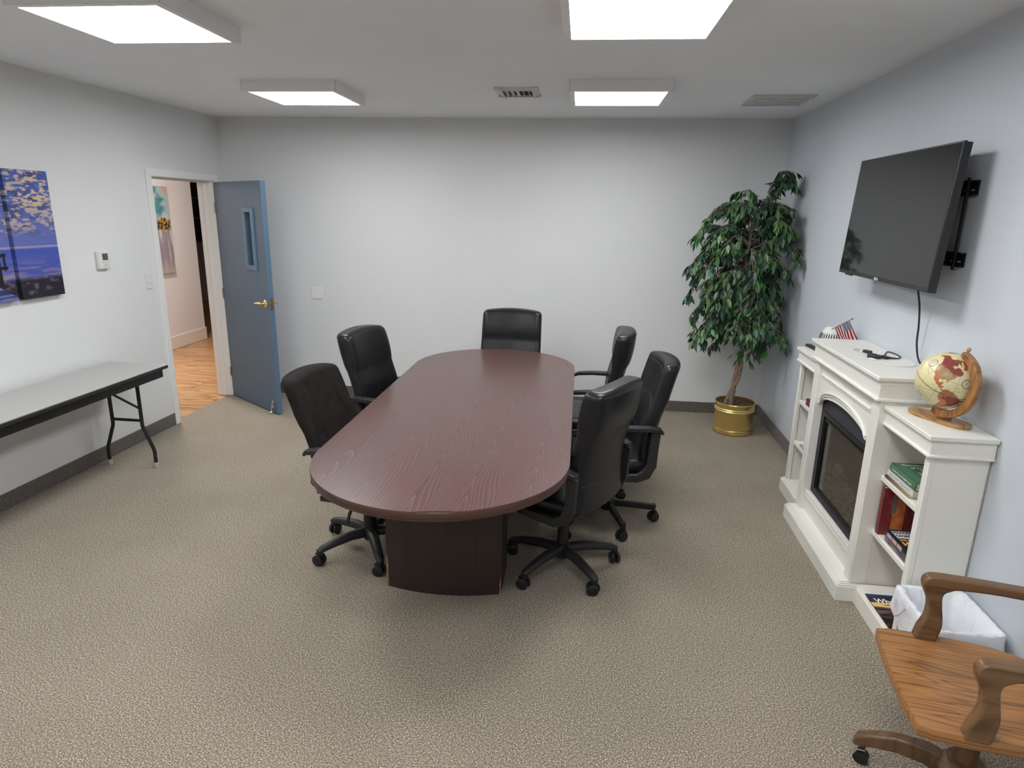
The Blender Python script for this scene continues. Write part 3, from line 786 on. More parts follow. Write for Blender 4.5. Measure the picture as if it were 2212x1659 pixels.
office_chair('black brown fabric office chair at the near left side of the table', (-1.078, 3.108), -9, .985, 'fabric', 225, bw=.46, arm_z=.650, lean=.115, ayb=-.170, lift=.31, slant=True, seat_z=.50)
office_chair('black leather office chair with headrest at the far left side of the table', (-1.120, 3.945), -14.5, 1.055, 'leather', 20, lean=.085, bw=.45, slant=True)
office_chair('black leather office chair at the far end of the table, facing the viewer', (-.538, 4.925), -92, 1.035, 'leather', 50, bw=.485)
office_chair('black leather office chair seen from behind at the near right side of the table', (-.028, 3.06), 150, 1.045, 'leather', 17, seat_z=.50, arm_z=.66, lean=.045, tail=.002, bw=.445)
office_chair('black leather office chair with chevron seams at the middle right, on square metal base', (.228, 3.67), 186, 1.012, 'vee', 143, base='metal', bw=.475, lean=.082)
office_chair('black leather office chair seen edge-on at the far right side of the table', (.080, 4.40), 177, 1.045, 'leather', 0, lean=.035, bw=.46)

# ------------------------------------------------------------------ fireplace with bookcase wings
S0 = 3.378
t = rwall('electric_fireplace', 'cream fireplace mantel with arched opening and open bookshelf wings against right wall', 'fireplace', S0)
FP = t
def fb(g, d0, d1, s0, s1, z0, z1): return g.box(-d1, -d0, s0-S0, s1-S0, z0, z1)   # d off the wall, s along it
CR = M['cream']
C0, C1, W0, W1 = 2.907, 3.849, 2.499, 4.268
def slab_bevel(name, items, mat=CR, bv=.002, seg=2):
    g = G()
    for it in items: fb(g, *it)
    return g.build(name, mat, FP, bevel=bv, seg=seg, smooth=30)
gp = .004
slab_bevel('mantel_shelf', [(gp, .305, C0, C1, 1.113, 1.133)], bv=.004)
slab_bevel('mantel_frieze', [(gp, .285, C0+.016, C1-.016, 1.028, 1.113), (gp, .2875, C0+.0135, C1-.0135, 1.092, 1.096)])
slab_bevel('mantel_moulding', [(gp, .297, C0+.006, C1-.006, 1.016, 1.032)], bv=.006, seg=3)
for a, b in ((C0+.02, C0+.10), (C1-.10, C1-.02)):
    slab_bevel('pilaster', [(.20, .272, a, b, .095, 1.016), (.20, .276, a+.010, b-.010, .10, 1.01)])
for a in (C0+.02, C1-.038):
    slab_bevel('side_panel', [(gp, .20, a, a+.018, .095, 1.016)], M['cream_in'], .001)
# arched panel
def Ms(d): return Matrix(((0, 0, -1, -d), (1, 0, 0, -S0), (0, 1, 0, 0), (0, 0, 0, 1)))
A0, A1 = C0+.10, C1-.10
def arch_curve(off=0, n=36, inset=0.0):
    P = []
    for i in range(n+1):
        u = -1+2*i/n; s = (A0+A1)/2+u*((A1-A0)/2-inset)
        a = abs(u)
        if a > .90: z = .768+(.0 if a > .97 else (.97-a)/.07*.010)
        else: z = .778+.072*math.sqrt(max(0, 1-(a/.92)**2))**1.15+.0
        P.append((s, z+off))
    return P
g = G(); P = arch_curve()+[(A1, 1.02), (A0, 1.02)]
g.prism(P, 0, .02, Ms(.238)); g.build('arch_panel', CR, FP, smooth=20)
g = G()
g.tube([(-.262, s-S0, z) for s, z in arch_curve(.040, 40, .035)], .0075, 8, (1, .9))
g.tube([(-.260, s-S0, z) for s, z in arch_curve(.026, 40, .035)], .0045, 8)
g.build('arch_moulding', CR, FP)
g = G()
g.tube([(-.262, s-S0, .945) for s in (A0+.03, A1-.03)], .007, 8); g.tube([(-.260, s-S0, .932) for s in (A0+.03, A1-.03)], .004, 8)
fb(g, .235, .262, A0, A1, .985, .992); fb(g, .235, .266, A0, A1, .998, 1.016)
g.build('panel_moulding', CR, FP)
slab_bevel('lower_panel', [(.20, .248, A0, A1, .095, .222)])
g = G()
for k in range(5): g.tube([(-.250, s-S0, .188+.0085*k) for s in (A0+.001, A1-.001)], .0036 if k < 4 else .006, 8)
g.build('fluted_moulding', CR, FP)
g = G(); fb(g, gp, .333, C0+.006, C1-.006, 0, .078); fb(g, gp, .327, C0+.012, C1-.012, .078, .086); fb(g, gp, .320, C0+.019, C1-.019, .086, .092); fb(g, gp, .312, C0+.027, C1-.027, .092, .097)
g.build('hearth_base', CR, FP, bevel=.002)
# insert
ins = None
g = G()
P0, P1, Q0, Q1 = A0+.001, A1-.001, A0+.055, A1-.055
fb(g, .20, .226, P0, Q0, .222, .86); fb(g, .20, .226, Q1, P1, .222, .86); fb(g, .20, .226, Q0, Q1, .222, .262); fb(g, .20, .226, Q0, Q1, .735, .90)
ins = g.build('firebox_surround', M['charcoal'], FP, smooth=0)
g = G()
fb(g, .205, .232, Q0-.004, Q0+.008, .258, .738); fb(g, .205, .232, Q1-.008, Q1+.004, .258, .738); fb(g, .205, .232, Q0, Q1, .258, .268); fb(g, .205, .234, Q0-.004, Q1+.004, .712, .738); fb(g, .205, .224, Q0, Q1, .684, .698)
g.build('glass_frame', M['black_metal'], ins, smooth=0, bevel=.001)
g = G(); fb(g, .03, .04, Q0-.02, Q1+.02, .25, .74); fb(g, .04, .20, Q0-.02, Q0-.01, .25, .74); fb(g, .04, .20, Q1+.01, Q1+.02, .25, .74); fb(g, .04, .20, Q0-.02, Q1+.02, .24, .25); fb(g, .04, .20, Q0-.02, Q1+.02, .74, .75)
g.build('firebox_liner', M['firebox'], ins, smooth=0)
mg, nt, p = newmat('smoked fire glass')
tr = nt.nodes.new('ShaderNodeBsdfTransparent'); tr.inputs[0].default_value = (.80, .79, .76, 1)
mx = nt.nodes.new('ShaderNodeMixShader'); fr = nt.nodes.new('ShaderNodeLayerWeight'); fr.inputs['Blend'].default_value = .5
gl = nt.nodes.new('ShaderNodeBsdfGlossy'); gl.inputs['Roughness'].default_value = .09; gl.inputs['Color'].default_value = (.9, .88, .84, 1)
nt.links.new(math_(nt, 'ADD', math_(nt, 'MULTIPLY', math_(nt, 'POWER', fr.outputs['Facing'], 2.5), .42), .05), mx.inputs[0]); nt.links.new(tr.outputs[0], mx.inputs[1]); nt.links.new(gl.outputs[0], mx.inputs[2])
nt.links.new(mx.outputs[0], nt.nodes['Material Output'].inputs['Surface'])
g = G(); fb(g, .214, .217, Q0+.002, Q1-.002, .262, .69); g.build('fire_glass', mg, ins, smooth=0)
rl = random.Random(5)
mlog = plain('ceramic logs', (.115, .11, .10), .9, nz=(70, 1, .012), var=.85, vs=60)
for (sa, za, sb, zb, r, d) in ((3.12, .295, 3.46, .310, .026, .172), (3.36, .300, 3.67, .31, .030, .170), (3.26, .345, 3.56, .385, .026, .174), (3.46, .42, 3.68, .37, .028, .172), (3.10, .275, 3.40, .275, .016, .186), (3.42, .335, 3.67, .345, .024, .176), (3.50, .455, 3.64, .43, .020, .175), (3.20, .325, 3.42, .345, .022, .178)):
    g = G(); n = 26; pts = []; rs = []
    for k in range(n):
        u = k/(n-1); pts.append((-d+.02*math.sin(3*u), sa+(sb-sa)*u-S0, za+(zb-za)*u+rl.uniform(-.006, .006))); rs.append(r*rl.uniform(.72, 1.18))
    g.tube(pts, rs, 12); g.build('log', mlog, ins)
g = G(); n = 40
P = []
for j in range(12):
    for i in range(n):
        P.append((-.06-.145*j/11, Q0+(Q1-Q0)*i/(n-1)-S0, .262+rl.uniform(0, .022)))
g.grid(P, n, 12); g.build('ember_bed', mlog, ins, smooth=0)
# wings
def wing(a, b, inner, shelves):
    """a..b extent along the wall; inner=+1 when the centre block is at b"""
    lo, hi = (a, C0+.02) if inner > 0 else (C1-.02, b)
    out = a if inner > 0 else b; sg = 1 if inner > 0 else -1
    slab_bevel('bookcase_top', [(gp, .255, lo, hi, .981, 1.001)], bv=.003)
    e0, e1 = (out+sg*.012, C0+.02) if inner > 0 else (C1-.02, out+sg*.012)
    slab_bevel('bookcase_frieze', [(gp, .240, e0, e1, .918, .981), (gp, .2425, e0-.0 if inner > 0 else e0, e1, .964, .967)])
    m0, m1 = (out+sg*.004, C0+.02) if inner > 0 else (C1-.02, out+sg*.004)
    slab_bevel('bookcase_moulding', [(gp, .249, m0, m1, .908, .922)], bv=.005, seg=3)
    so = out+sg*.030
    slab_bevel('bookcase_side', [(gp, .205, so, so+sg*.016, .097, .91)], CR, .001)
    slab_bevel('bookcase_stile', [(.205, .228, so-sg*.002, so+sg*.034, .097, .91)], CR, .003)
    slab_bevel('bookcase_back', [(gp, gp+.004, min(so, C0+.02 if inner > 0 else C1-.02), max(so, C0+.02 if inner > 0 else C1-.02), .097, .91)], M['cream_in'], 0)
    b0, b1 = (out, C0+.006) if inner > 0 else (C1-.006, out)
    g = G()
    for dd, za, zb_, ins_ in ((.249, 0, .082, 0), (.243, .082, .089, .006), (.236, .089, .095, .012), (.229, .095, .100, .018)):
        x0, x1 = (b0+ins_, b1) if inner > 0 else (b0, b1-ins_)
        fb(g, gp, dd, x0, x1, za, zb_)
    g.build('bookcase_base', CR, FP, bevel=.0015)
    x0, x1 = (so+sg*.016, C0+.02) if inner > 0 else (C1-.02, so+sg*.016)
    for z in shelves:
        o = slab_bevel('bookcase_shelf', [(gp+.004, .214, x0, x1, z-.026, z)], CR, .003)
        g = G()
        for sz_ in ((so+sg*.019, z-.05),): g.box(-.20, -.185, sz_[0]-.003-S0, sz_[0]+.003-S0, z-.085, z-.035)
        g.build('shelf_bracket', M['trim'], o, bevel=.001)
wing(W0, C0, 1, (.665, .39))
wing(C1, W1, -1, (.660, .378))

# ------------------------------------------------------------------ lettering helper
def lettering(txt, size, mat, parent, M4, name='lettering', bold=0.0, sx=1.0):
    c = bpy.data.curves.new(name, 'FONT'); c.body = txt; c.size = size; c.align_x = 'LEFT'; c.align_y = 'TOP'; c.offset = bold; c.extrude = .0002
    tmp = bpy.data.objects.new('tmp', c); C.objects.link(tmp)
    dg = bpy.context.evaluated_depsgraph_get(); me = bpy.data.meshes.new_from_object(tmp.evaluated_get(dg)); me.name = name
    bpy.data.objects.remove(tmp); bpy.data.curves.remove(c)
    me.transform(M4 @ Matrix.Diagonal((sx, 1, 1, 1)))
    me.materials.clear(); me.materials.append(mat)
    o = bpy.data.objects.new(name, me); C.objects.link(o); o.parent = parent; return o
def book(label, s, d, z, length, width, thick, cover, pages=(.62, .56, .44), rot=0, soft=False, cat='book', name='book', group=None, spine='front'):
    """lies flat: length along the wall (s), width off the wall; (s, d) its centre; spine faces the room"""
    t = rwall(name, label, cat, s, d, z, group, math.radians(rot))
    hw, hl = width/2, length/2; c = .0025 if not soft else .0008
    g = G(); g.box(-hw, hw, -hl, hl, 0, c); g.box(-hw, hw, -hl, hl, thick-c, thick)
    n = 8; P = []
    R = []
    for y in (-hl, hl):
        R.append([(-hw-(.10*thick if not soft else 0)*math.sin(PI*k/n), y, thick*k/n) for k in range(n+1)]+[(-hw+c, y, thick*(n-k)/n) for k in range(n+1)])
    g.rings(R)
    cv = g.build('cover', cover, t, smooth=40)
    g = G(); k = .004 if not soft else .0005
    g.box(-hw+c, hw-k, -hl+k, hl-k, c, thick-c); g.build('pages', plain('paper', pages, .8, nz=(500, .3, .0005)), t, smooth=0)
    return t, cv
def Mtop(x, y, z):      # text reading along -Y (towards the viewer), lines stacking away from... top of the book at the room side
    return Matrix(((0, 1, 0, x), (-1, 0, 0, y), (0, 0, 1, z), (0, 0, 0, 1)))
TOPM = lambda x, y, z, a=0: Matrix.Translation((x, y, z)) @ Matrix.Rotation(a, 4, 'Z')

mg_green = plain('green cloth cover', (.065, .165, .09), .55, nz=(500, .2, .0005))
Z1 = .666
bA, cA = book('dark and tan paperback at the bottom of the stack on the top right shelf', 2.785, .125, Z1, .235, .17, .012, attr_mat('paperback cover', .4), soft=True)
me = cA.data; at = me.color_attributes.new('Col', 'FLOAT_COLOR', 'POINT')
for i, v_ in enumerate(me.vertices):
    at.data[i].color = (*( (.05, .02, .035) if v_.co.y > .0 else (.45, .33, .2)), 1)
bB, cB = book('white softcover book in the middle of the stack on the top right shelf', 2.780, .118, Z1+.0125, .250, .165, .024, plain('white cover', (.66, .66, .63), .45), soft=True)
g = G()
for (ya, yb, z) in ((.07, .10, .014), (.01, .055, .016), (-.06, 0, .012), (-.09, -.07, .014)): g.box(-.0836, -.0826, ya, yb, z-.0012, z+.0012)
g.build('spine_print', plain('grey print', (.25, .25, .25), .6), cB)
bC, cC = book('green hardback poetry book on top of the stack on the top right shelf', 2.775, .112, Z1+.037, .240, .165, .038, mg_green)
RM = lambda x, y, z: Matrix.Translation((x, y, z)) @ Matrix.Rotation(0, 4, 'Z')
wt = M['text_white']
lettering('Complete Poems', .026, wt, cC, TOPM(-.050, .105, .0385), bold=.0002, sx=.9)
lettering('of ROBERT', .026, wt, cC, TOPM(-.028, .072, .0385), bold=.0003, sx=.9)
lettering('FROST', .028, wt, cC, TOPM(.002, .045, .0385), bold=.0003)
g = G(); g.box(-.02, .075, -.06, .01, .0378, .0386); g.build('cover_picture', plain('printed picture', (.45, .42, .34), .6, var=.4, vs=60), cC, smooth=0)
lettering('Complete Poems of ROBERT FROST', .0125, wt, cC, Matrix.Translation((-.0866, .10, .022)) @ Matrix(((0, 0, -1, 0), (-1, 0, 0, 0), (0, 1, 0, 0), (0, 0, 0, 1))), name='spine_lettering')
# middle right shelf
Z2 = .391
mred = plain('burgundy print', (.17, .020, .022), .4, nz=(60, .2, .001), var=.3, vs=30)
t = rwall('book', 'large burgundy and orange hardback standing upright at the back of the middle right shelf', 'book', 2.884, .112, Z2)
g = G(); g.box(-.098, .098, .0125, .015, 0, .232); g.box(-.098, .098, -.015, -.0125, 0, .232); g.box(-.1005, -.098, -.015, .015, 0, .232); cv = g.build('cover', mred, t, smooth=0)
g = G(); g.box(-.098, .095, -.0125, .0125, .003, .229); g.build('pages', plain('paper', (.6, .55, .45), .8), t, smooth=0)
g = G(); g.box(-.052, .0, -.0158, -.0148, .0, .232); g.build('cover_band', plain('orange print', (.46, .13, .035), .45, var=.35, vs=25), cv, smooth=0)
g = G(); g.box(-.060, -.038, -.0164, -.0157, .11, .20); g.build('cover_label', plain('grey label', (.12, .11, .09), .5), cv, smooth=0)
g = G()
for xa, xb in ((.005, .09), (-.0, .045), (.045, .09)):
    g.bar([(xa, -.0152, .02), (xb, -.0152, .21)], .0008, .003, (0, 1, 0)); g.bar([(xb, -.0152, .02), (xa, -.0152, .21)], .0008, .003, (0, 1, 0))
g.build('cover_lines', plain('dark lines', (.05, .008, .01), .5), cv, smooth=0)
bD, cD = book('dark paperback lying under the navy hardback on the middle right shelf', 2.69, .140, Z2, .255, .125, .026, plain('mottled cover', (.16, .12, .14), .35, var=.9, vs=18), soft=True)
navy = plain('navy cover', (.010, .022, .035), .3)
bE, cE = book('navy hardback with white and orange title panels on the middle right shelf', 2.685, .138, Z2+.027, .255, .130, .030, navy)
g = G(); g.box(-.052, .062, .045, .112, .0298, .0303); g.build('title_panel', plain('white panel', (.70, .70, .66), .5), cE, smooth=0)
lettering("READER'S", .030, navy, cE, TOPM(-.049, .112, .0306), bold=.0012, sx=.75)
lettering("DIGEST", .030, navy, cE, TOPM(-.049, .081, .0306), bold=.0012, sx=.75)
orng = plain('orange print on navy', (.80, .38, .09), .5)
lettering("THE FAMILY", .020, orng, cE, TOPM(-.052, .036, .0305), bold=.0008, sx=.8)
lettering("HEALTH", .046, orng, cE, TOPM(-.052, .014, .0305), bold=.0022, sx=.85)
lettering("GUIDE", .050, orng, cE, TOPM(-.052, -.036, .0305), bold=.0022, sx=.85)
for yy in (.085, .035, -.015):
    g = G(); g.box(-.0686, -.0676, yy-.022, yy+.022, .007, .024); g.build('spine_panel', plain('pink panel', (.60, .38, .38), .5), cE, smooth=0)
# magazine at the bottom
mm = attr_mat('magazine cover', .25)
t = rwall('magazine', 'glossy magazine with blue top edge lying on the bottom right shelf', 'magazine', 2.69, .135, .1005)
g = G(); us = np.linspace(-.105, .105, 60); vs = np.linspace(-.135, .135, 80); U, V = np.meshgrid(us, vs)
imc = lerp(col_(20, 18, 22)+0*U[..., None], col_(60, 48, 46), ss(.5, .7, fbm(U*40, V*60, 3, 1)))
imc = lerp(imc, col_(24, 40, 110), ss(.112, .118, V))
imc = lerp(imc, lerp(col_(150, 96, 50)+0*U[..., None], col_(232, 200, 140), ss(.4, .7, fbm(U*12, V*80, 3, 4))), ss(.025, .03, V)*ss(.068, .063, V))
imc = lerp(imc, lerp(col_(40, 30, 34)+0*U[..., None], col_(122, 92, 92), ss(.4, .7, fbm(U*6, V*70, 3, 7))), ss(-.06, -.03, V)*ss(.028, .02, V)*.8)
g.grid([(u, v, .004) for v in vs for u in us], 60, 80); g.box(-.105, .105, -.135, .135, 0, .0038)
g.c = np.vstack([imc.reshape(-1, 3), np.tile(col_(70, 60, 60), (8, 1))]); cm = g.build('cover', mm, t, smooth=0)
lettering('Whole', .052, wt, cm, TOPM(-.082, .104, .0045), bold=.001, sx=.8)
g = G(); g.box(-.0, .014, -.12, .02, .0042, .0048); g.box(-.0, .07, -.11, -.045, .0042, .0048); g.build('cover_picture', plain('pale print', (.6, .6, .6), .4), cm, smooth=0)
# left wing shelves
for k, (lab, zz, th) in enumerate((('dark red hardback on the upper left bookcase shelf, lower of two', .661, .020), ('dark red hardback on the upper left bookcase shelf, upper of two', .682, .020))):
    book(lab, 3.985, .135, zz, .20, .15, th, plain('dark red cover', (.115, .012, .020), .4), (.7, .66, .6))
for k, zz in enumerate((.379,)):
    t, cv = book('white and blue patterned magazine stack on the lower left bookcase shelf', 3.985, .13, zz, .22, .16, .012, plain('magazine print', (.35, .40, .50), .3, var=.6, vs=30), soft=True, cat='magazine', name='magazine')
    t['label'] = 'white and blue patterned magazine stack on the lower left bookcase shelf'

# ------------------------------------------------------------------ television on its wall mount
TVS, TVD, TVZ = 3.438, .150, 1.815
t = rwall('television', 'black flat screen television mounted on the right wall above the fireplace', 'television', TVS)
tilt = .057; TW, THt = 1.060, .613
TM = Matrix.Translation((-TVD, 0, TVZ)) @ Matrix.Rotation(tilt, 4, 'Y')      # local -X = screen normal
g = G(); g.X = TM; g.box(-.002, .012, -TW/2, TW/2, -THt/2, THt/2); g.build('bezel', M['tvbody'], t, bevel=.002)
g = G(); g.X = TM; g.box(-.0026, -.0016, -TW/2+.007, TW/2-.007, -THt/2+.020, THt/2-.007); g.build('screen', M['tvscreen'], t, smooth=0)
g = G(); g.X = TM
g.box(.012, .034, -TW/2+.004, TW/2-.004, -THt/2, THt/2-.004)
R = []
for x, m_ in ((.034, .02), (.060, .10), (.066, .13)): R.append([(x, -TW/2+m_, -THt/2+m_*.3), (x, TW/2-m_, -THt/2+m_*.3), (x, TW/2-m_, THt/2-m_*1.2), (x, -TW/2+m_, THt/2-m_*1.2)])
g.rings([r[::-1] for r in R]); g.build('rear_housing', M['tvbody'], t, smooth=30)
lettering('RCA', .017, M['text_white'], t, TM @ Matrix.Translation((-.0030, .028, -THt/2+.016)) @ Matrix(((0, 0, -1, 0), (-1, 0, 0, 0), (0, 1, 0, 0), (0, 0, 0, 1))), name='logo', bold=.0006, sx=1.35)
g = G(); g.X = TM; g.box(-.006, .006, .33, .42, -THt/2-.006, -THt/2+.001); g.build('sensor_bar', M['black_plastic'], t, bevel=.002)
t = rwall('television_mount', 'black steel slotted wall mount behind the television', 'wall mount', TVS)
for z in (1.945, 1.645):
    g = G()
    a, b = 2.995-TVS, 3.88-TVS
    g.box(-.006, 0, a, b, z-.032, z-.014); g.box(-.006, 0, a, b, z-.004, z+.030)
    y = a
    while y < b: g.box(-.006, 0, y, y+.022, z-.016, z-.002); y += .062
    g.box(-.022, -.004, a, b, z+.024, z+.030); g.box(-.022, -.004, a, b, z-.032, z-.027)
    g.build('wall_rail', M['black_metal'], t, smooth=0)
for y in (3.035-TVS, 3.84-TVS):
    g = G(); g.box(-.030, -.022, y-.006, y+.006, 1.60, 1.985); g.build('upright', M['black_metal'], t)
for y in (3.20-TVS, 3.66-TVS):
    g = G(); g.X = TM; g.box(.067, .078, y-.016, y+.016, -.22, .22); g.build('bracket', M['black_metal'], t)
    g = G(); g.box(-TVD+.075, -.005, y-.008, y+.008, 1.90, 1.93); g.box(-TVD+.075, -.005, y-.008, y+.008, 1.655, 1.68); g.build('arm', M['black_metal'], t)
t = rwall('power_cord', 'black television power cord hanging down the right wall to the mantel', 'cord', 3.2)
P = [(-.080, .0, 1.56), (-.078, -.005, 1.50), (-.060, -.010, 1.42), (-.040, .005, 1.32), (-.032, .012, 1.24), (-.020, .0, 1.17), (-.012, -.035, 1.142), (-.012, -.16, 1.141), (-.012, -.32, 1.140)]
def smoothpath(P, n=6):
    P = [Vector(p) for p in P]; out = []
    for i in range(len(P)-1):
        p0, p1, p2, p3 = P[max(i-1, 0)], P[i], P[i+1], P[min(i+2, len(P)-1)]
        for k in range(n):
            u = k/n
            out.append(.5*((2*p1)+(-p0+p2)*u+(2*p0-5*p1+4*p2-p3)*u*u+(-p0+3*p1-3*p2+p3)*u**3))
    return out+[P[-1]]
g = G(); g.tube(smoothpath(P), .0045, 8); g.build('cord', M['black_plastic'], t)

# ------------------------------------------------------------------ small things on the mantel
MZ = 1.1335
def m_at(s, d): return (-d, s-3.35)
t = rwall('charging_cable', 'black charger cable with connectors lying coiled on the mantel top', 'cable', 3.35, 0, MZ)
g = G(); pts = [(3.44, .152), (3.42, .14), (3.385, .115), (3.38, .10), (3.42, .075), (3.46, .055), (3.49, .035), (3.47, .022), (3.42, .018), (3.36, .026), (3.325, .055), (3.318, .085), (3.322, .12), (3.345, .135), (3.37, .115), (3.36, .095), (3.335, .075), (3.33, .062)]
g.tube(smoothpath([(-d, s-3.35, .0035) for s, d in pts]), .0030, 8); g.build('cord', M['black_plastic'], t)
for (s, d, a, l, wd) in ((3.452, .150, .5, .045, .022), (3.325, .165, 1.0, .060, .030), (3.375, .158, .8, .040, .018), (3.322, .115, .1, .040, .014)):
    g = G(); g.X = Matrix.Translation((-d, s-3.35, .0)) @ Matrix.Rotation(a, 4, 'Z'); g.box(-wd/2, wd/2, -l/2, l/2, 0, .015); g.build('plug', M['black_plastic'], t, bevel=.004)
t = rwall('usb_cable', 'thin white usb cable looping across the mantel top toward the globe', 'cable', 3.35, 0, MZ)
g = G(); pts = [(3.275, .178), (3.235, .185), (3.19, .178), (3.155, .155), (3.14, .125), (3.138, .09), (3.15, .06), (3.175, .035), (3.22, .02), (3.28, .014), (3.33, .02)]
g.tube(smoothpath([(-d, s-3.35, .003) for s, d in pts]), .0022, 8); g.build('cord', M['white_plastic'], t)
g = G(); g.X = Matrix.Translation((-.188, 3.282-3.35, 0)) @ Matrix.Rotation(.4, 4, 'Z'); g.box(-.008, .008, -.02, .02, 0, .007); g.build('plug', M['white_plastic'], t, bevel=.002)
t = rwall('usb_connector', 'small white usb connector with metal tip lying alone on the mantel', 'connector', 3.48, .168, MZ, rz=.6)
g = G(); g.box(-.006, .006, -.030, .012, 0, .007); g.build('grip', M['white_plastic'], t, bevel=.002)
g = G(); g.box(-.009, .009, .012, .040, 0, .010); g.build('metal_tip', M['chrome'], t)
g = G(); g.box(-.007, .007, .039, .041, .001, .009); g.build('socket', M['dark'], t)
t = rwall('remote_control', 'small black remote on the far bookcase top, partly behind the mantel', 'remote', 4.20, .175, 1.0015, rz=.1)
g = G(); g.box(-.018, .018, -.075, .085, 0, .017); g.build('housing', M['black_plastic'], t, bevel=.005)
g = G(); g.box(-.012, .012, .070, .086, .005, .012); g.build('infrared_window', plain('grey window', (.06, .06, .065), .3), t)
# white slotted dome lamp / diffuser behind the mantel end
t = rwall('slotted_dome_diffuser', 'white dome with dark vertical slots behind the far end of the mantel', 'diffuser', 4.03, .122, 1.0015)
prof = [(.071, 0), (.077, .02), (.079, .07), (.077, .105), (.067, .142), (.050, .166), (.034, .174)]
g = G(); g.lathe(prof+[(.032, .171), (.030, .150), (.050, .12)], 64, cap=False); g.build('shell', M['white_plastic'], t, smooth=60)
g = G(); g.lathe([(.001, .100), (.060, .1005)], 32); g.build('inner_tray', M['dark'], t)
g = G()
for k in range(32):
    a = 2*PI*k/32; pts = []
    for j in range(9):
        z = .035+.104*j/8; r = float(np.interp(z, [p_[1] for p_ in prof], [p_[0] for p_ in prof]))
        aa = a+.10*j/8; pts.append((r*math.cos(aa)*1.003, r*math.sin(aa)*1.003, z))
    g.tube(pts, [.0008]+[.0029]*7+[.0008], 6)
g.build('slots', M['dark'], t)
# little flag
t = thing('small_flag', 'small stars and stripes flag on a stick leaning against the white slotted dome', 'flag', (1.555, 4.03, 1.140))
top = Vector((.043, -.105, .098)); bot = Vector((-.042, -.058, .028)); pd = (top-bot).normalized()
g = G(); g.cyl(bot, top, .0022, n=8); g.ball(top+pd*.004, .0045, 10, 8); g.cyl(top+pd*.008, top+pd*.016, .003, .0005, 8); g.build('stick', plain('dark gold stick', (.12, .09, .04), .4), t)
nu, nv = 70, 46; FL, FH = .125, .088
fl = Vector((.42, -.10, -.88)).normalized()
g = G(); P = []; cols = []
red, wh, bl = col_(150, 24, 38), col_(232, 228, 226), col_(36, 40, 96)
for j in range(nv):
    for i in range(nu):
        u = i/(nu-1); v = j/(nv-1)          # u: fly, v: down the hoist
        p = top-pd*(.012+FH*v)+fl*(FL*u)+Vector((0, -1, 0))*(.006*math.sin(u*7+v*1.5)*u**.6)+Vector((.8, 0, .6))*(.006*math.sin(v*8+u*2)*u)
        P.append(p); c = red if int(v*13) % 2 == 0 else wh
        if u < .40 and v < .54:
            c = bl; a_ = (u/.40*11) % 1; b_ = (v/.54*9) % 1; par = (int(u/.40*11)+int(v/.54*9)) % 2
            if par == 0 and abs(a_-.5) < .36 and abs(b_-.5) < .36: c = wh
        cols.append(c)
g.grid(P, nu, nv); g.c = cols; o = g.build('cloth', attr_mat('flag cloth', .8, .1), t, smooth=180)
o.modifiers.new('thick', 'SOLIDIFY').thickness = .0006

# ------------------------------------------------------------------ globe
GC = Vector((1.502, 2.692, 1.183)); GR = .1135
t = thing('desk_globe', 'antique style globe with wooden meridian arm on the near bookcase top', 'globe', (GC.x, GC.y, 1.0015))
u_ = Vector((.26, -.966, 0)).normalized(); up = Vector((0, 0, 1)); nrm = u_.cross(up)
L0 = Vector((0, 0, GC.z-1.0015))
tl = math.radians(27); Np = (math.cos(tl)*up+math.sin(tl)*u_).normalized()
view = (Vector((0, 0, CAM_Z))-GC).normalized()
lon0 = math.radians(-83)
E0 = (view-Np*view.dot(Np)).normalized(); E1 = Np.cross(E0)      # E0 at lon0, east = E1
nlon, nlat = 420, 210
lon = np.linspace(-180, 180, nlon, endpoint=False); lat = np.linspace(-89.9, 89.9, nlat)
LO, LA = np.meshgrid(lon, lat)
def inpoly(px, py, poly):
    ins = np.zeros(px.shape, bool); n = len(poly); j = n-1
    for i in range(n):
        xi, yi = poly[i]; xj, yj = poly[j]
        c = ((yi > py) != (yj > py)) & (px < (xj-xi)*(py-yi)/(yj-yi+1e-9)+xi); ins ^= c; j = i
    return ins
wob = (fbm(LO/5+90, LA/5+60, 4, 3)-.5)*5; wob2 = (fbm(LO/5+190, LA/5+60, 4, 9)-.5)*5
LX_, LY_ = LO+wob, LA+wob2
canada = [(-165, 68), (-140, 70), (-120, 71), (-95, 74), (-82, 70), (-80, 64), (-92, 62), (-94, 58), (-82, 54), (-79, 60), (-70, 62), (-62, 57), (-55, 52), (-60, 46), (-68, 45), (-75, 45), (-84, 47), (-95, 49), (-124, 49), (-132, 56), (-150, 60), (-165, 55)]
isles = [(-120, 73), (-90, 75), (-75, 70), (-62, 66), (-70, 74), (-65, 82), (-90, 81), (-115, 77)]
usa = [(-124, 49), (-95, 49), (-84, 46), (-75, 45), (-67, 46), (-70, 41), (-76, 35), (-81, 31), (-80, 25), (-84, 30), (-90, 29), (-97, 27), (-104, 30), (-114, 32), (-118, 34), (-124, 41)]
mex = [(-117, 33), (-110, 32), (-104, 31), (-97, 27), (-97, 20), (-91, 18), (-88, 21), (-86, 21), (-88, 16), (-83, 15), (-83, 10), (-78, 9), (-80, 7), (-86, 11), (-94, 15), (-105, 20), (-110, 27), (-114, 31)]
green = [(-55, 60), (-45, 60), (-25, 70), (-20, 80), (-40, 83), (-65, 80), (-58, 76), (-52, 68)]
sam_n = [(-78, 9), (-72, 12), (-62, 10), (-52, 5), (-50, 1), (-60, 0), (-70, -3), (-80, -4), (-80, 1)]
braz = [(-50, 1), (-44, -2), (-35, -6), (-39, -15), (-43, -23), (-50, -29), (-57, -28), (-60, -15), (-72, -8), (-78, -7), (-70, -3), (-60, 0)]
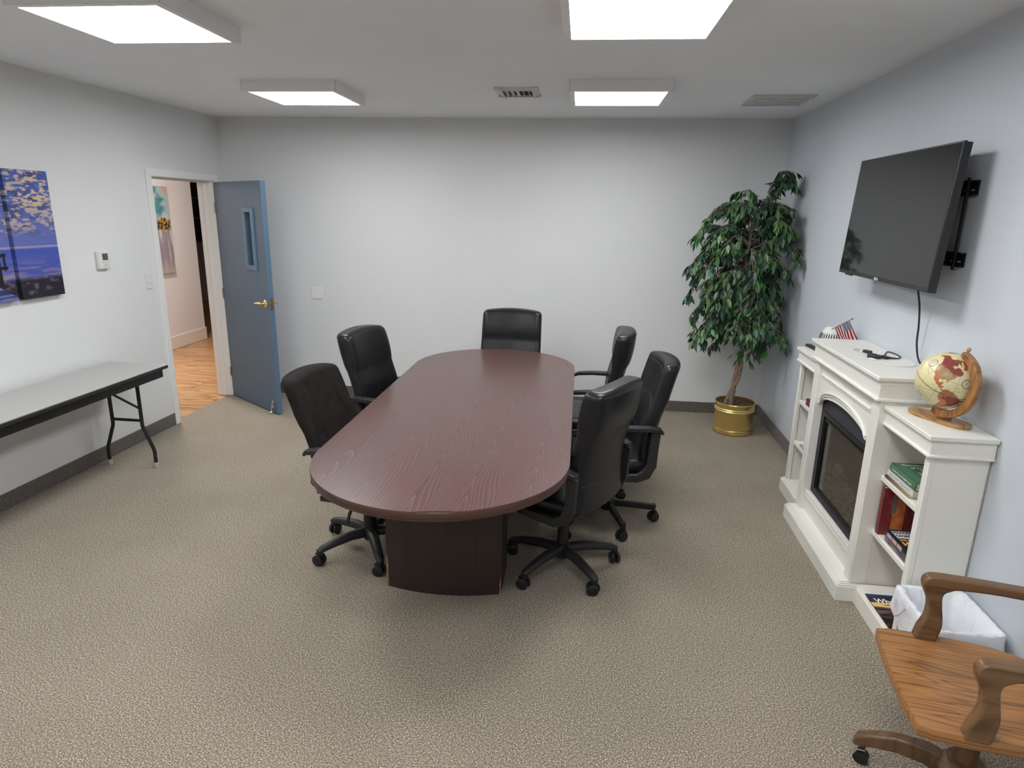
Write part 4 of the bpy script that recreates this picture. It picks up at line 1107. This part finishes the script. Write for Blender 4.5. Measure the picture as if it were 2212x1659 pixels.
sam_s = [(-80, -4), (-78, -7), (-72, -9), (-60, -15), (-57, -28), (-50, -30), (-57, -37), (-65, -43), (-70, -54), (-75, -50), (-71, -30), (-70, -18), (-77, -12), (-81, -6)]
afr = [(-16, 14), (-10, 30), (-5, 36), (10, 37), (30, 31), (43, 11), (51, 11), (40, -10), (33, -27), (20, -34), (12, -17), (9, 4), (-8, 4)]
eur = [(-10, 37), (-9, 43), (-2, 48), (8, 54), (10, 64), (25, 71), (60, 70), (140, 72), (170, 66), (140, 45), (120, 30), (105, 10), (80, 10), (70, 24), (50, 28), (35, 33), (25, 40), (10, 40)]
aus = [(114, -22), (130, -12), (143, -12), (153, -28), (146, -39), (130, -32), (115, -34)]
ocean = col_(226, 218, 172); img = np.tile(ocean, (nlat, nlon, 1)); img = lerp(img, col_(214, 198, 146), fbm(LO/9, LA/9, 4, 1)*.5)
near = np.zeros(LO.shape)
for poly, c in ((canada, (142, 66, 60)), (isles, (160, 78, 62)), (usa, (168, 132, 92)), (mex, (196, 108, 62)), (green, (176, 88, 62)), (sam_n, (176, 112, 72)), (braz, (128, 48, 44)), (sam_s, (192, 108, 62)), (afr, (170, 100, 66)), (eur, (176, 120, 80)), (aus, (170, 80, 60))):
    k = inpoly(LX_, LY_, poly); cc = col_(*c)*(.72+.56*fbm(LO/2.2, LA/2.2, 3, 4))[..., None]
    img = np.where(k[..., None], cc, img); near += k
sea = near < .5
def darken(mask, c, a): 
    global img
    img = lerp(img, np.array(c)+0*img, np.clip(mask, 0, 1)*a)
ink = col_(96, 66, 34)
for st in (30,): darken(((np.abs((LO+st/2) % st-st/2) < .45) | (np.abs((LA+st/2) % st-st/2) < .45)).astype(float), ink, .45)
darken((np.abs(LA) < .6).astype(float), ink, .8)
for a_, b_ in ((1.1, 25), (-.8, -95), (.45, -20), (-.5, 30)): darken(((np.abs(LA-a_*(LO+100)-b_*.3) < .5) & sea).astype(float), ink, .35)
for lo_, la_, rr in ((-42, 33, 9), (-140, 38, 9), (-120, -35, 7)):
    D_ = np.sqrt(((LO-lo_)*np.cos(np.radians(la_)))**2+(LA-la_)**2); aa = np.degrees(np.arctan2(LA-la_, (LO-lo_)*.8)) % 45
    darken((D_ < rr).astype(float), col_(230, 220, 180), 1.0); darken(((D_ < rr) & (D_ > rr-1.6)).astype(float), col_(60, 44, 30), .9)
    darken(((D_ < rr*.62) & (np.abs(aa-22.5) > 14)).astype(float), col_(70, 50, 34), .7)
txt = (vnoise(LO*1.2, LA*.9, 9) > .62) & ((LA % 7) < 1.1) & sea & (LO > -62) & (LO < -22) & (LA > 2) & (LA < 24); darken(txt.astype(float), ink, .7)
coast = sea & ((np.roll(near, 1, 0)+np.roll(near, -1, 0)+np.roll(near, 1, 1)+np.roll(near, -1, 1)) > 0); darken(coast.astype(float), col_(84, 46, 26), .75)
g = G(); P = []
lo_r = np.radians(LO)-lon0; la_r = np.radians(LA)
e0, e1, nn = np.array(E0), np.array(E1), np.array(Np)
PP = GR*(np.cos(la_r)[..., None]*(np.cos(lo_r)[..., None]*e0+np.sin(lo_r)[..., None]*e1)+np.sin(la_r)[..., None]*nn)+np.array(L0)
g.grid([tuple(p) for p in PP.reshape(-1, 3)], nlon, nlat, True); g.c = img.reshape(-1, 3)
g.build('globe_ball', attr_mat('antique map print', .32, .5), t, smooth=180)
# meridian arm : arc from the pole past the near side to below the ball
def arcp(a, r, off=0): return L0+(math.cos(a)*up+math.sin(a)*u_)*r+nrm*off
g = G(); R = []
for k in range(49):
    a = math.radians(24)+math.radians(172)*k/48
    ri, ro = .1215, .1215+.030*(.75+.25*min(1, k/8))
    if a > math.radians(165): ri = .1215+.004*(a-math.radians(165))
    R.append([arcp(a, ri, -.013), arcp(a, ro, -.013), arcp(a, ro, .013), arcp(a, ri, .013)])
g.rings(R); g.build('meridian_arm', wood('olive wood arm', (.13, .05, .018), (.46, .215, .075), 'z', 5, .10, 22, .33, .35, rot=0), t, smooth=30, bevel=.003)
g = G(); g.ball(arcp(tl, .158), .0085); g.cyl(arcp(tl, .110), arcp(tl, .152), .0025); g.build('finial', plain('light wood knob', (.45, .27, .15), .4), t)
g = G(); g.cyl(arcp(tl+PI, .110), arcp(tl+PI, .123), .0028); g.build('pivot_pin', M['chrome'], t)
# oval plank base
ba = math.atan2(-.23, .095)
g = G(); bc = Vector((.018, .040, 0)); bd = Vector((math.cos(ba), math.sin(ba), 0)); bn = Vector((-bd.y, bd.x, 0)); R = []
for z, k in ((0, .955), (.004, .985), (.013, 1.0), (.017, .985)):
    ring = []
    for i in range(48):
        a = 2*PI*i/48; ring.append(bc+bd*(.138*k*sgnp(math.cos(a), .75))+bn*(.050*k*sgnp(math.sin(a), .8))+Vector((0, 0, z)))
    R.append(ring)
g.rings(R); g.build('base_plank', wood('olive wood base', (.12, .048, .018), (.50, .26, .10), 'y', 4, .12, 22, .33, .3), t, smooth=40)
g = G(); g.box(-.02, .05, -.012, .012, 0, .012); g.v = [tuple(bc+bd*v_[0]+bn*v_[1]+Vector((0, 0, .016+v_[2]))) for v_ in g.v]
g.build('arm_block', M['olive'], t)

# ------------------------------------------------------------------ potted ficus in the corner
PX, PY = 1.385, 5.49
t = thing('potted_ficus', 'leafy artificial ficus tree in a shiny brass pot in the right corner', 'plant', (PX, PY, 0))
g = G()
g.lathe([(.001, .0), (.150, .0), (.160, .006), (.163, .018), (.158, .028), (.160, .034), (.163, .040), (.159, .048), (.160, .052), (.161, .20), (.166, .206), (.161, .213), (.166, .222), (.161, .229), (.163, .235), (.163, .262), (.168, .268), (.166, .274), (.158, .270), (.157, .235), (.001, .232)], 72, cap=False)
g.build('brass_pot', M['brass'], t, smooth=50)
rp = random.Random(11)
g = G(); n = 26; P = []
for j in range(n):
    for i in range(n):
        x, y = -1+2*i/(n-1), -1+2*j/(n-1)
        r = max(abs(x), abs(y)); l = math.hypot(x, y) or 1
        P.append((x/l*r*.156, y/l*r*.156, .238+rp.uniform(0, .016)))
g.grid(P, n, n); soil = g.build('soil', plain('bark mulch', (.10, .062, .038), .95, var=.7, vs=90), t, smooth=0)
soil['kind'] = 'stuff'
bark = plain('ficus bark', (.23, .16, .115), .85, nz=(70, 1, .006), var=.45, vs=40)
tr1 = smoothpath([(-.045, -.03, .235), (-.030, -.025, .45), (-.005, -.02, .70), (.0, 0, .95), (-.015, .01, 1.2), (-.035, .0, 1.45), (-.015, .0, 1.7), (.01, .01, 1.82)])
tr2 = smoothpath([(-.085, -.01, .235), (-.052, -.02, .36), (-.005, -.05, .50), (.012, -.005, .68), (-.018, .012, .85), (.012, -.008, 1.05), (-.03, -.01, 1.25)])
g = G(); g.tube(tr1, [.023-.014*i/len(tr1) for i in range(len(tr1))], 12); g.build('trunk', bark, t)
g = G(); g.tube(tr2, [.018-.007*i/len(tr2) for i in range(len(tr2))], 12); g.build('trunk', bark, t)
def xlim(p):        # keep foliage inside the room
    X_, Y_ = p.x+PX, p.y+PY
    if X_ > xr(Y_)-.02: p.x = xr(Y_)-.02-PX-rp.uniform(0, .02)
    if Y_ > WD-.03: p.y = WD-.03-PY
    return p
leaves = G(); twigs = G(); lc = []
def leaf(p, d, size, hue):
    d = d.normalized(); s = d.cross(Vector((rp.uniform(-.5, .5), rp.uniform(-.5, .5), 1))).normalized(); nn_ = s.cross(d).normalized()
    L, W_ = size, size*rp.uniform(.36, .46); cv = rp.uniform(.05, .2)*size
    vs = [p, p+d*L*.28+s*W_*.42+nn_*.12*W_, p+d*L*.28-nn_*cv*.3, p+d*L*.28-s*W_*.42+nn_*.12*W_,
          p+d*L*.58+s*W_*.46-nn_*cv*.3, p+d*L*.58-nn_*cv*.7-nn_*.1*W_, p+d*L*.58-s*W_*.46-nn_*cv*.3,
          p+d*L*.84+s*W_*.20-nn_*cv*.8, p+d*L*.84-nn_*cv*1.0, p+d*L*.84-s*W_*.20-nn_*cv*.8, p+d*L-nn_*cv*1.5]
    vs = [xlim(Vector(q)) for q in vs]
    leaves.add(vs, [(0, 1, 2), (0, 2, 3), (1, 4, 5, 2), (2, 5, 6, 3), (4, 7, 8, 5), (5, 8, 9, 6), (7, 10, 8), (8, 10, 9)])
    lc.extend([hue]*11)
def trunk_at(z):
    for a, b in zip(tr1, tr1[1:]):
        if a.z <= z <= b.z: return a.lerp(b, (z-a.z)/(b.z-a.z+1e-6))
    return tr1[-1].copy()
nb = 0
def branch(z0, az, reach, rise, droop, nl=26, end=None):
    """one arching branch; az degrees"""
    p0 = trunk_at(z0); a = math.radians(az); o = Vector((math.cos(a), math.sin(a), 0)); pts = []
    for k in range(13):
        u = k/12; q = p0+o*(reach*(u**.85))+Vector((0, 0, rise*math.sin(u*PI*.55)*1.1-droop*u**2.4))
        q += Vector((math.sin(u*9+az), math.cos(u*8+az), 0))*.010*u
        pts.append(xlim(q))
    g = G(); g.tube(pts, [.0052*(1-.75*k/12) for k in range(13)], 6); g.build('branch', bark, t)
    # side twigs with leaves
    for k in range(3, 13):
        for sd in (-1, 1):
            if rp.random() < .30: continue
            base = pts[k]; td = (pts[min(k+1, 12)]-pts[k-1]).normalized()
            side = td.cross(Vector((0, 0, 1))).normalized()*sd
            tw = [base]; dirv = (td*.6+side*.8+Vector((0, 0, rp.uniform(-.35, .25)))).normalized(); ln = rp.uniform(.05, .12)*(1 if k < 12 else .6)
            for m in range(1, 5): tw.append(xlim(base+dirv*ln*m/4+Vector((0, 0, -.030*(m/4)**2))))
            twigs.tube(tw, [.0016, .0014, .0012, .001, .0008], 5)
            hue0 = rp.choice(LEAF)
            for m in range(1, 5):
                for s2 in (-1, 1):
                    if rp.random() < .38: continue
                    d = (dirv*.55+Vector((rp.uniform(-.6, .6), rp.uniform(-.6, .6), -.75+rp.uniform(-.35, .45)))).normalized()
                    leaf(tw[m], d, rp.uniform(.058, .092), tuple(c*rp.uniform(.75, 1.3) for c in hue0))
    for m in range(3):
        leaf(pts[12], Vector((o.x*.5+rp.uniform(-.4, .4), o.y*.5+rp.uniform(-.4, .4), -.9)), .07, rp.choice(LEAF))
LEAF = [(.030, .066, .040), (.036, .082, .046), (.024, .054, .034), (.048, .110, .052), (.070, .155, .065), (.115, .235, .080), (.090, .195, .070), (.042, .090, .056)]
rb = random.Random(23)
spec = []
# (height on the trunk, azimuth, reach, rise, droop): lower skirts, full middle, open top
prof_r = [(.80, .20), (.95, .32), (1.10, .38), (1.30, .44), (1.50, .46), (1.65, .42), (1.78, .30), (1.84, .20)]
nB = 58
for i in range(nB):
    z = .84+(1.80-.84)*((i+.5)/nB)**.8; az = (i*137.5+rb.uniform(-18, 18)) % 360
    reach = float(np.interp(z, [q[0] for q in prof_r], [q[1] for q in prof_r]))*rb.uniform(.72, 1.02)
    if 120 > az or az > 320: reach *= .72 if z > 1.15 else .55         # walls on that side
    rise = .04+.20*ss(1.1, 1.75, np.array(z)).item()*rb.uniform(.6, 1.1); droop = rb.uniform(.16, .30)*(1-.55*ss(1.45, 1.8, np.array(z)).item())
    spec.append((z, az, reach, rise, droop))
spec += [(1.60, 182, .44, .20, .16), (1.45, 188, .46, .16, .20), (1.28, 190, .44, .10, .20), (.96, 192, .42, .08, .22), (1.80, 330, .22, .34, .02), (1.80, 350, .24, .30, .04), (1.78, 205, .16, .22, .02), (1.05, 300, .30, .06, .20), (.98, 318, .40, .04, .18), (1.72, 300, .34, .14, .12)]
for b in spec: branch(*b)
tw = twigs.build('twigs', bark, t); tw['kind'] = 'stuff'
leaves.c = lc; fo = leaves.build('foliage', attr_mat('ficus leaves', .42, .45), t, smooth=60); fo['kind'] = 'stuff'

# ------------------------------------------------------------------ waste basket with white liner
BX, BY = 1.476, 2.342
t = thing('waste_basket', 'rectangular waste basket with a white bag liner between the fireplace and wooden chair', 'waste basket', (BX, BY, 0), ROT_R)
def rr(hx, hy, r, z, n=8, amp=0, seed=0):
    P = []; k = 0
    for cx_, cy_, a0 in ((hx-r, hy-r, 0), (-hx+r, hy-r, PI/2), (-hx+r, -hy+r, PI), (hx-r, -hy+r, 1.5*PI)):
        for i in range(n+1):
            a = a0+PI/2*i/n; P.append((cx_+r*math.cos(a), cy_+r*math.sin(a), z))
    # densify
    out = []
    for i in range(len(P)):
        a, b = Vector(P[i]), Vector(P[(i+1) % len(P)]); m = max(1, int((b-a).length/.008))
        for q in range(m): out.append(a.lerp(b, q/m))
    return out
g = G(); R = [rr(.100, .110, .03, 0), rr(.114, .140, .03, .322), rr(.117, .143, .03, .326), rr(.117, .143, .03, .330), rr(.115, .141, .028, .329), rr(.096, .106, .028, .006)]
mN = min(len(r) for r in R)
def resamp(r, n):
    L_ = [0]
    for i in range(len(r)): L_.append(L_[-1]+(r[(i+1) % len(r)]-r[i]).length)
    out = []
    for k in range(n):
        s_ = L_[-1]*k/n; i = next(i for i in range(len(r)) if L_[i+1] >= s_-1e-9); f_ = (s_-L_[i])/max(1e-9, L_[i+1]-L_[i]); out.append(r[i].lerp(r[(i+1) % len(r)], f_))
    return out
g.rings([resamp(r, 96) for r in R], cap=True); g.build('bin_body', plain('grey bin plastic', (.36, .35, .32), .45), t, smooth=40)
g = G(); R = []; nn_ = 220
lv = [(.150, .146, .205, 1.0), (.147, .143, .24, .9), (.143, .139, .275, .6), (.142, .138, .298, .45), (.136, .132, .303, .35), (.119, .115, .298, .4), (.101, .097, .24, .6), (.091, .087, .15, .7), (.082, .078, .07, .7), (.070, .066, .03, .7)]
for li, (hx, hy, z, am) in enumerate(lv):
    hx -= .010; hy += .022 if z > .2 else .016; z *= 1.18
    ring = resamp(rr(hx, hy, .032, z), nn_); o2 = []
    for i, p in enumerate(ring):
        a = 2*PI*i/nn_; f_ = fbm(np.array(math.cos(a)*7+20), np.array(math.sin(a)*7+20+li*.35), 4, 3).item()-.5
        f2 = fbm(np.array(i*.22), np.array(li*.5+3), 3, 8).item()-.5
        rad = Vector((p.x, p.y, 0)).normalized()
        q = p+rad*(.020*f_+.008*f2)*am*(1 if li < 4 else -1)
        if li == 0: q.z += .05*f_+.02*math.sin(a*5)
        if li in (3, 4, 5): q.z += .010*f_
        o2.append(q)
    R.append(o2)
g.rings(R, cap=False); n0 = len(g.v); g.f.append(tuple(range(n0-nn_, n0))); g.m.append(0)
mb, nt, p = newmat('white plastic film'); p.inputs['Base Color'].default_value = (.76, .77, .80, 1); p.inputs['Roughness'].default_value = .32
p.inputs['Subsurface Weight'].default_value = 0; bump(nt, p, noise(nt, coords(nt), 22, 5, .6, 1.0), .6, .008)
g.build('bag_liner', mb, t, smooth=60)
g = G(); g.tube(smoothpath([(-.142, .02, .33), (-.158, .04, .285), (-.157, .07, .275), (-.144, .10, .32)]), [.003]*19, 6, (1, 1.3)); g.build('drawstring', plain('pink drawstring', (.62, .46, .50), .5), t)

# ------------------------------------------------------------------ wooden swivel armchair
WXc, WYc = 1.262, 1.772
t = thing('wooden_swivel_chair', 'golden oak swivel armchair with curved arms in the lower right corner', 'chair', (WXc, WYc, 0), math.radians(170-90))
sz = .455
g = G()
def seat_out(k=1.0):
    P = []
    for i in range(13): u = -1+2*i/12; P.append((.228*u*k, (.238+.012*(1-u*u))*k))          # front
    for (x, y) in ((.238, .20), (.240, .10), (.236, .0), (.226, -.10), (.200, -.17), (.150, -.215), (.07, -.235), (0, -.24)): P.append((x*k, y*k))
    for (x, y) in ((-.07, -.235), (-.150, -.215), (-.200, -.17), (-.226, -.10), (-.236, .0), (-.240, .10), (-.238, .20)): P.append((x*k, y*k))
    return P
po = seat_out(1)
def ring_at(k, z, dish=0): return [(x*k, y*k, z-dish*max(0, 1-((x*k)/.2)**2-((y*k+.03)/.2)**2)) for x, y in po]
R = [ring_at(.955, sz-.040), ring_at(.995, sz-.034), ring_at(1.0, sz-.020), ring_at(1.0, sz-.006), ring_at(.985, sz)]
for k in (.93, .85, .75, .62, .48, .34, .2, .08): R.append(ring_at(k, sz, .014))
g.rings(R); g.build('seat', wood('oak seat', (.085, .036, .012), (.42, .195, .066), 'y', 16, .05, 11, .28, .5, bumps=.12), t, smooth=40)
prof = [(.130, .445), (.122, .490), (.107, .535), (.108, .590), (.126, .632), (.133, .656), (.128, .676), (.108, .687), (.05, .689), (-.10, .685), (-.30, .673), (-.30, .643), (-.10, .653), (.02, .651), (.050, .643), (.070, .624), (.066, .580), (.058, .540), (.056, .50), (.066, .445)]
pp = smoothpath([(a_, b_, 0) for a_, b_ in prof], 4); prof = [(p_.x, p_.y) for p_ in pp]
for s in (-1, 1):
    g = G()
    Mx = Matrix(((0, 0, 1, s*.222), (1, 0, 0, 0), (0, 1, 0, 0), (0, 0, 0, 1)))
    g.prism(prof, -.021, .021, Mx); g.build('armrest', wood('oak arm', (.062, .031, .014), (.205, .110, .050), 'y', 6, .12, 12, .36, .5, bumps=.2), t, smooth=30, bevel=.007, seg=3)
for s in (-1, 1):
    g = G(); g.bar([(s*.190, -.200, sz-.02), (s*.200, -.235, .62), (s*.215, -.285, .98)], [.034, .030, .028], [.030, .028, .024], (0, 1, .1)); g.build('back_post', M['oak_dark'], t, bevel=.004)
g = G(); g.bar([(x, -.272-.045*(1-(x/.235)**2), .97) for x in lin(-.235, .235, 11)], .026, .085); g.build('crest_rail', M['oak'], t, bevel=.006)
for i in range(5):
    x = -.12+.06*i; g = G(); g.tube([(x*.95, -.205-.02*(1-(x/.2)**2), sz-.01), (x, -.265-.03*(1-(x/.2)**2), .94)], [.010, .009], 10); g.build('spindle', M['oak_dark'], t)
g = G(); g.box(-.15, .15, -.14, .14, sz-.075, sz-.040); g.build('seat_block', M['oak_dark'], t, bevel=.005)
g = G(); g.lathe([(.075, .155), (.060, .175), (.032, .19), (.030, .30), (.055, .36), (.060, .38)], 24); g.build('swivel_column', M['oak_dark'], t)
g = G(); g.cyl((0, 0, .06), (0, 0, .19), .05, n=20); g.build('base_hub', M['oak_dark'], t)
for k in range(4):
    a = math.radians(146+90*k-80); ca, sa = math.cos(a), math.sin(a); P = lambda r, z: (r*ca, r*sa, z)
    g = G(); g.bar([P(.03, .135), P(.10, .150), P(.18, .138), P(.245, .112), P(.285, .090), P(.300, .070)], [.044, .044, .044, .044, .042, .036], [.075, .062, .052, .044, .036, .014])
    leg = g.build('base_leg', M['oak_dark'], t, bevel=.008, seg=3)
    g = G(); g.cyl(P(.27, .03), P(.27, .085), .007); tx, ty = -sa, ca
    c = Vector(P(.272, .024)); g.tube([c-Vector((tx, ty, 0))*.013, c+Vector((tx, ty, 0))*.013], .024, 20); g.build('caster', M['caster'], leg)
    g = G(); g.bar([P(.262, .062), P(.285, .055), P(.296, .030)], .034, .004); g.build('caster_hood', M['chrome'], leg, bevel=.001)
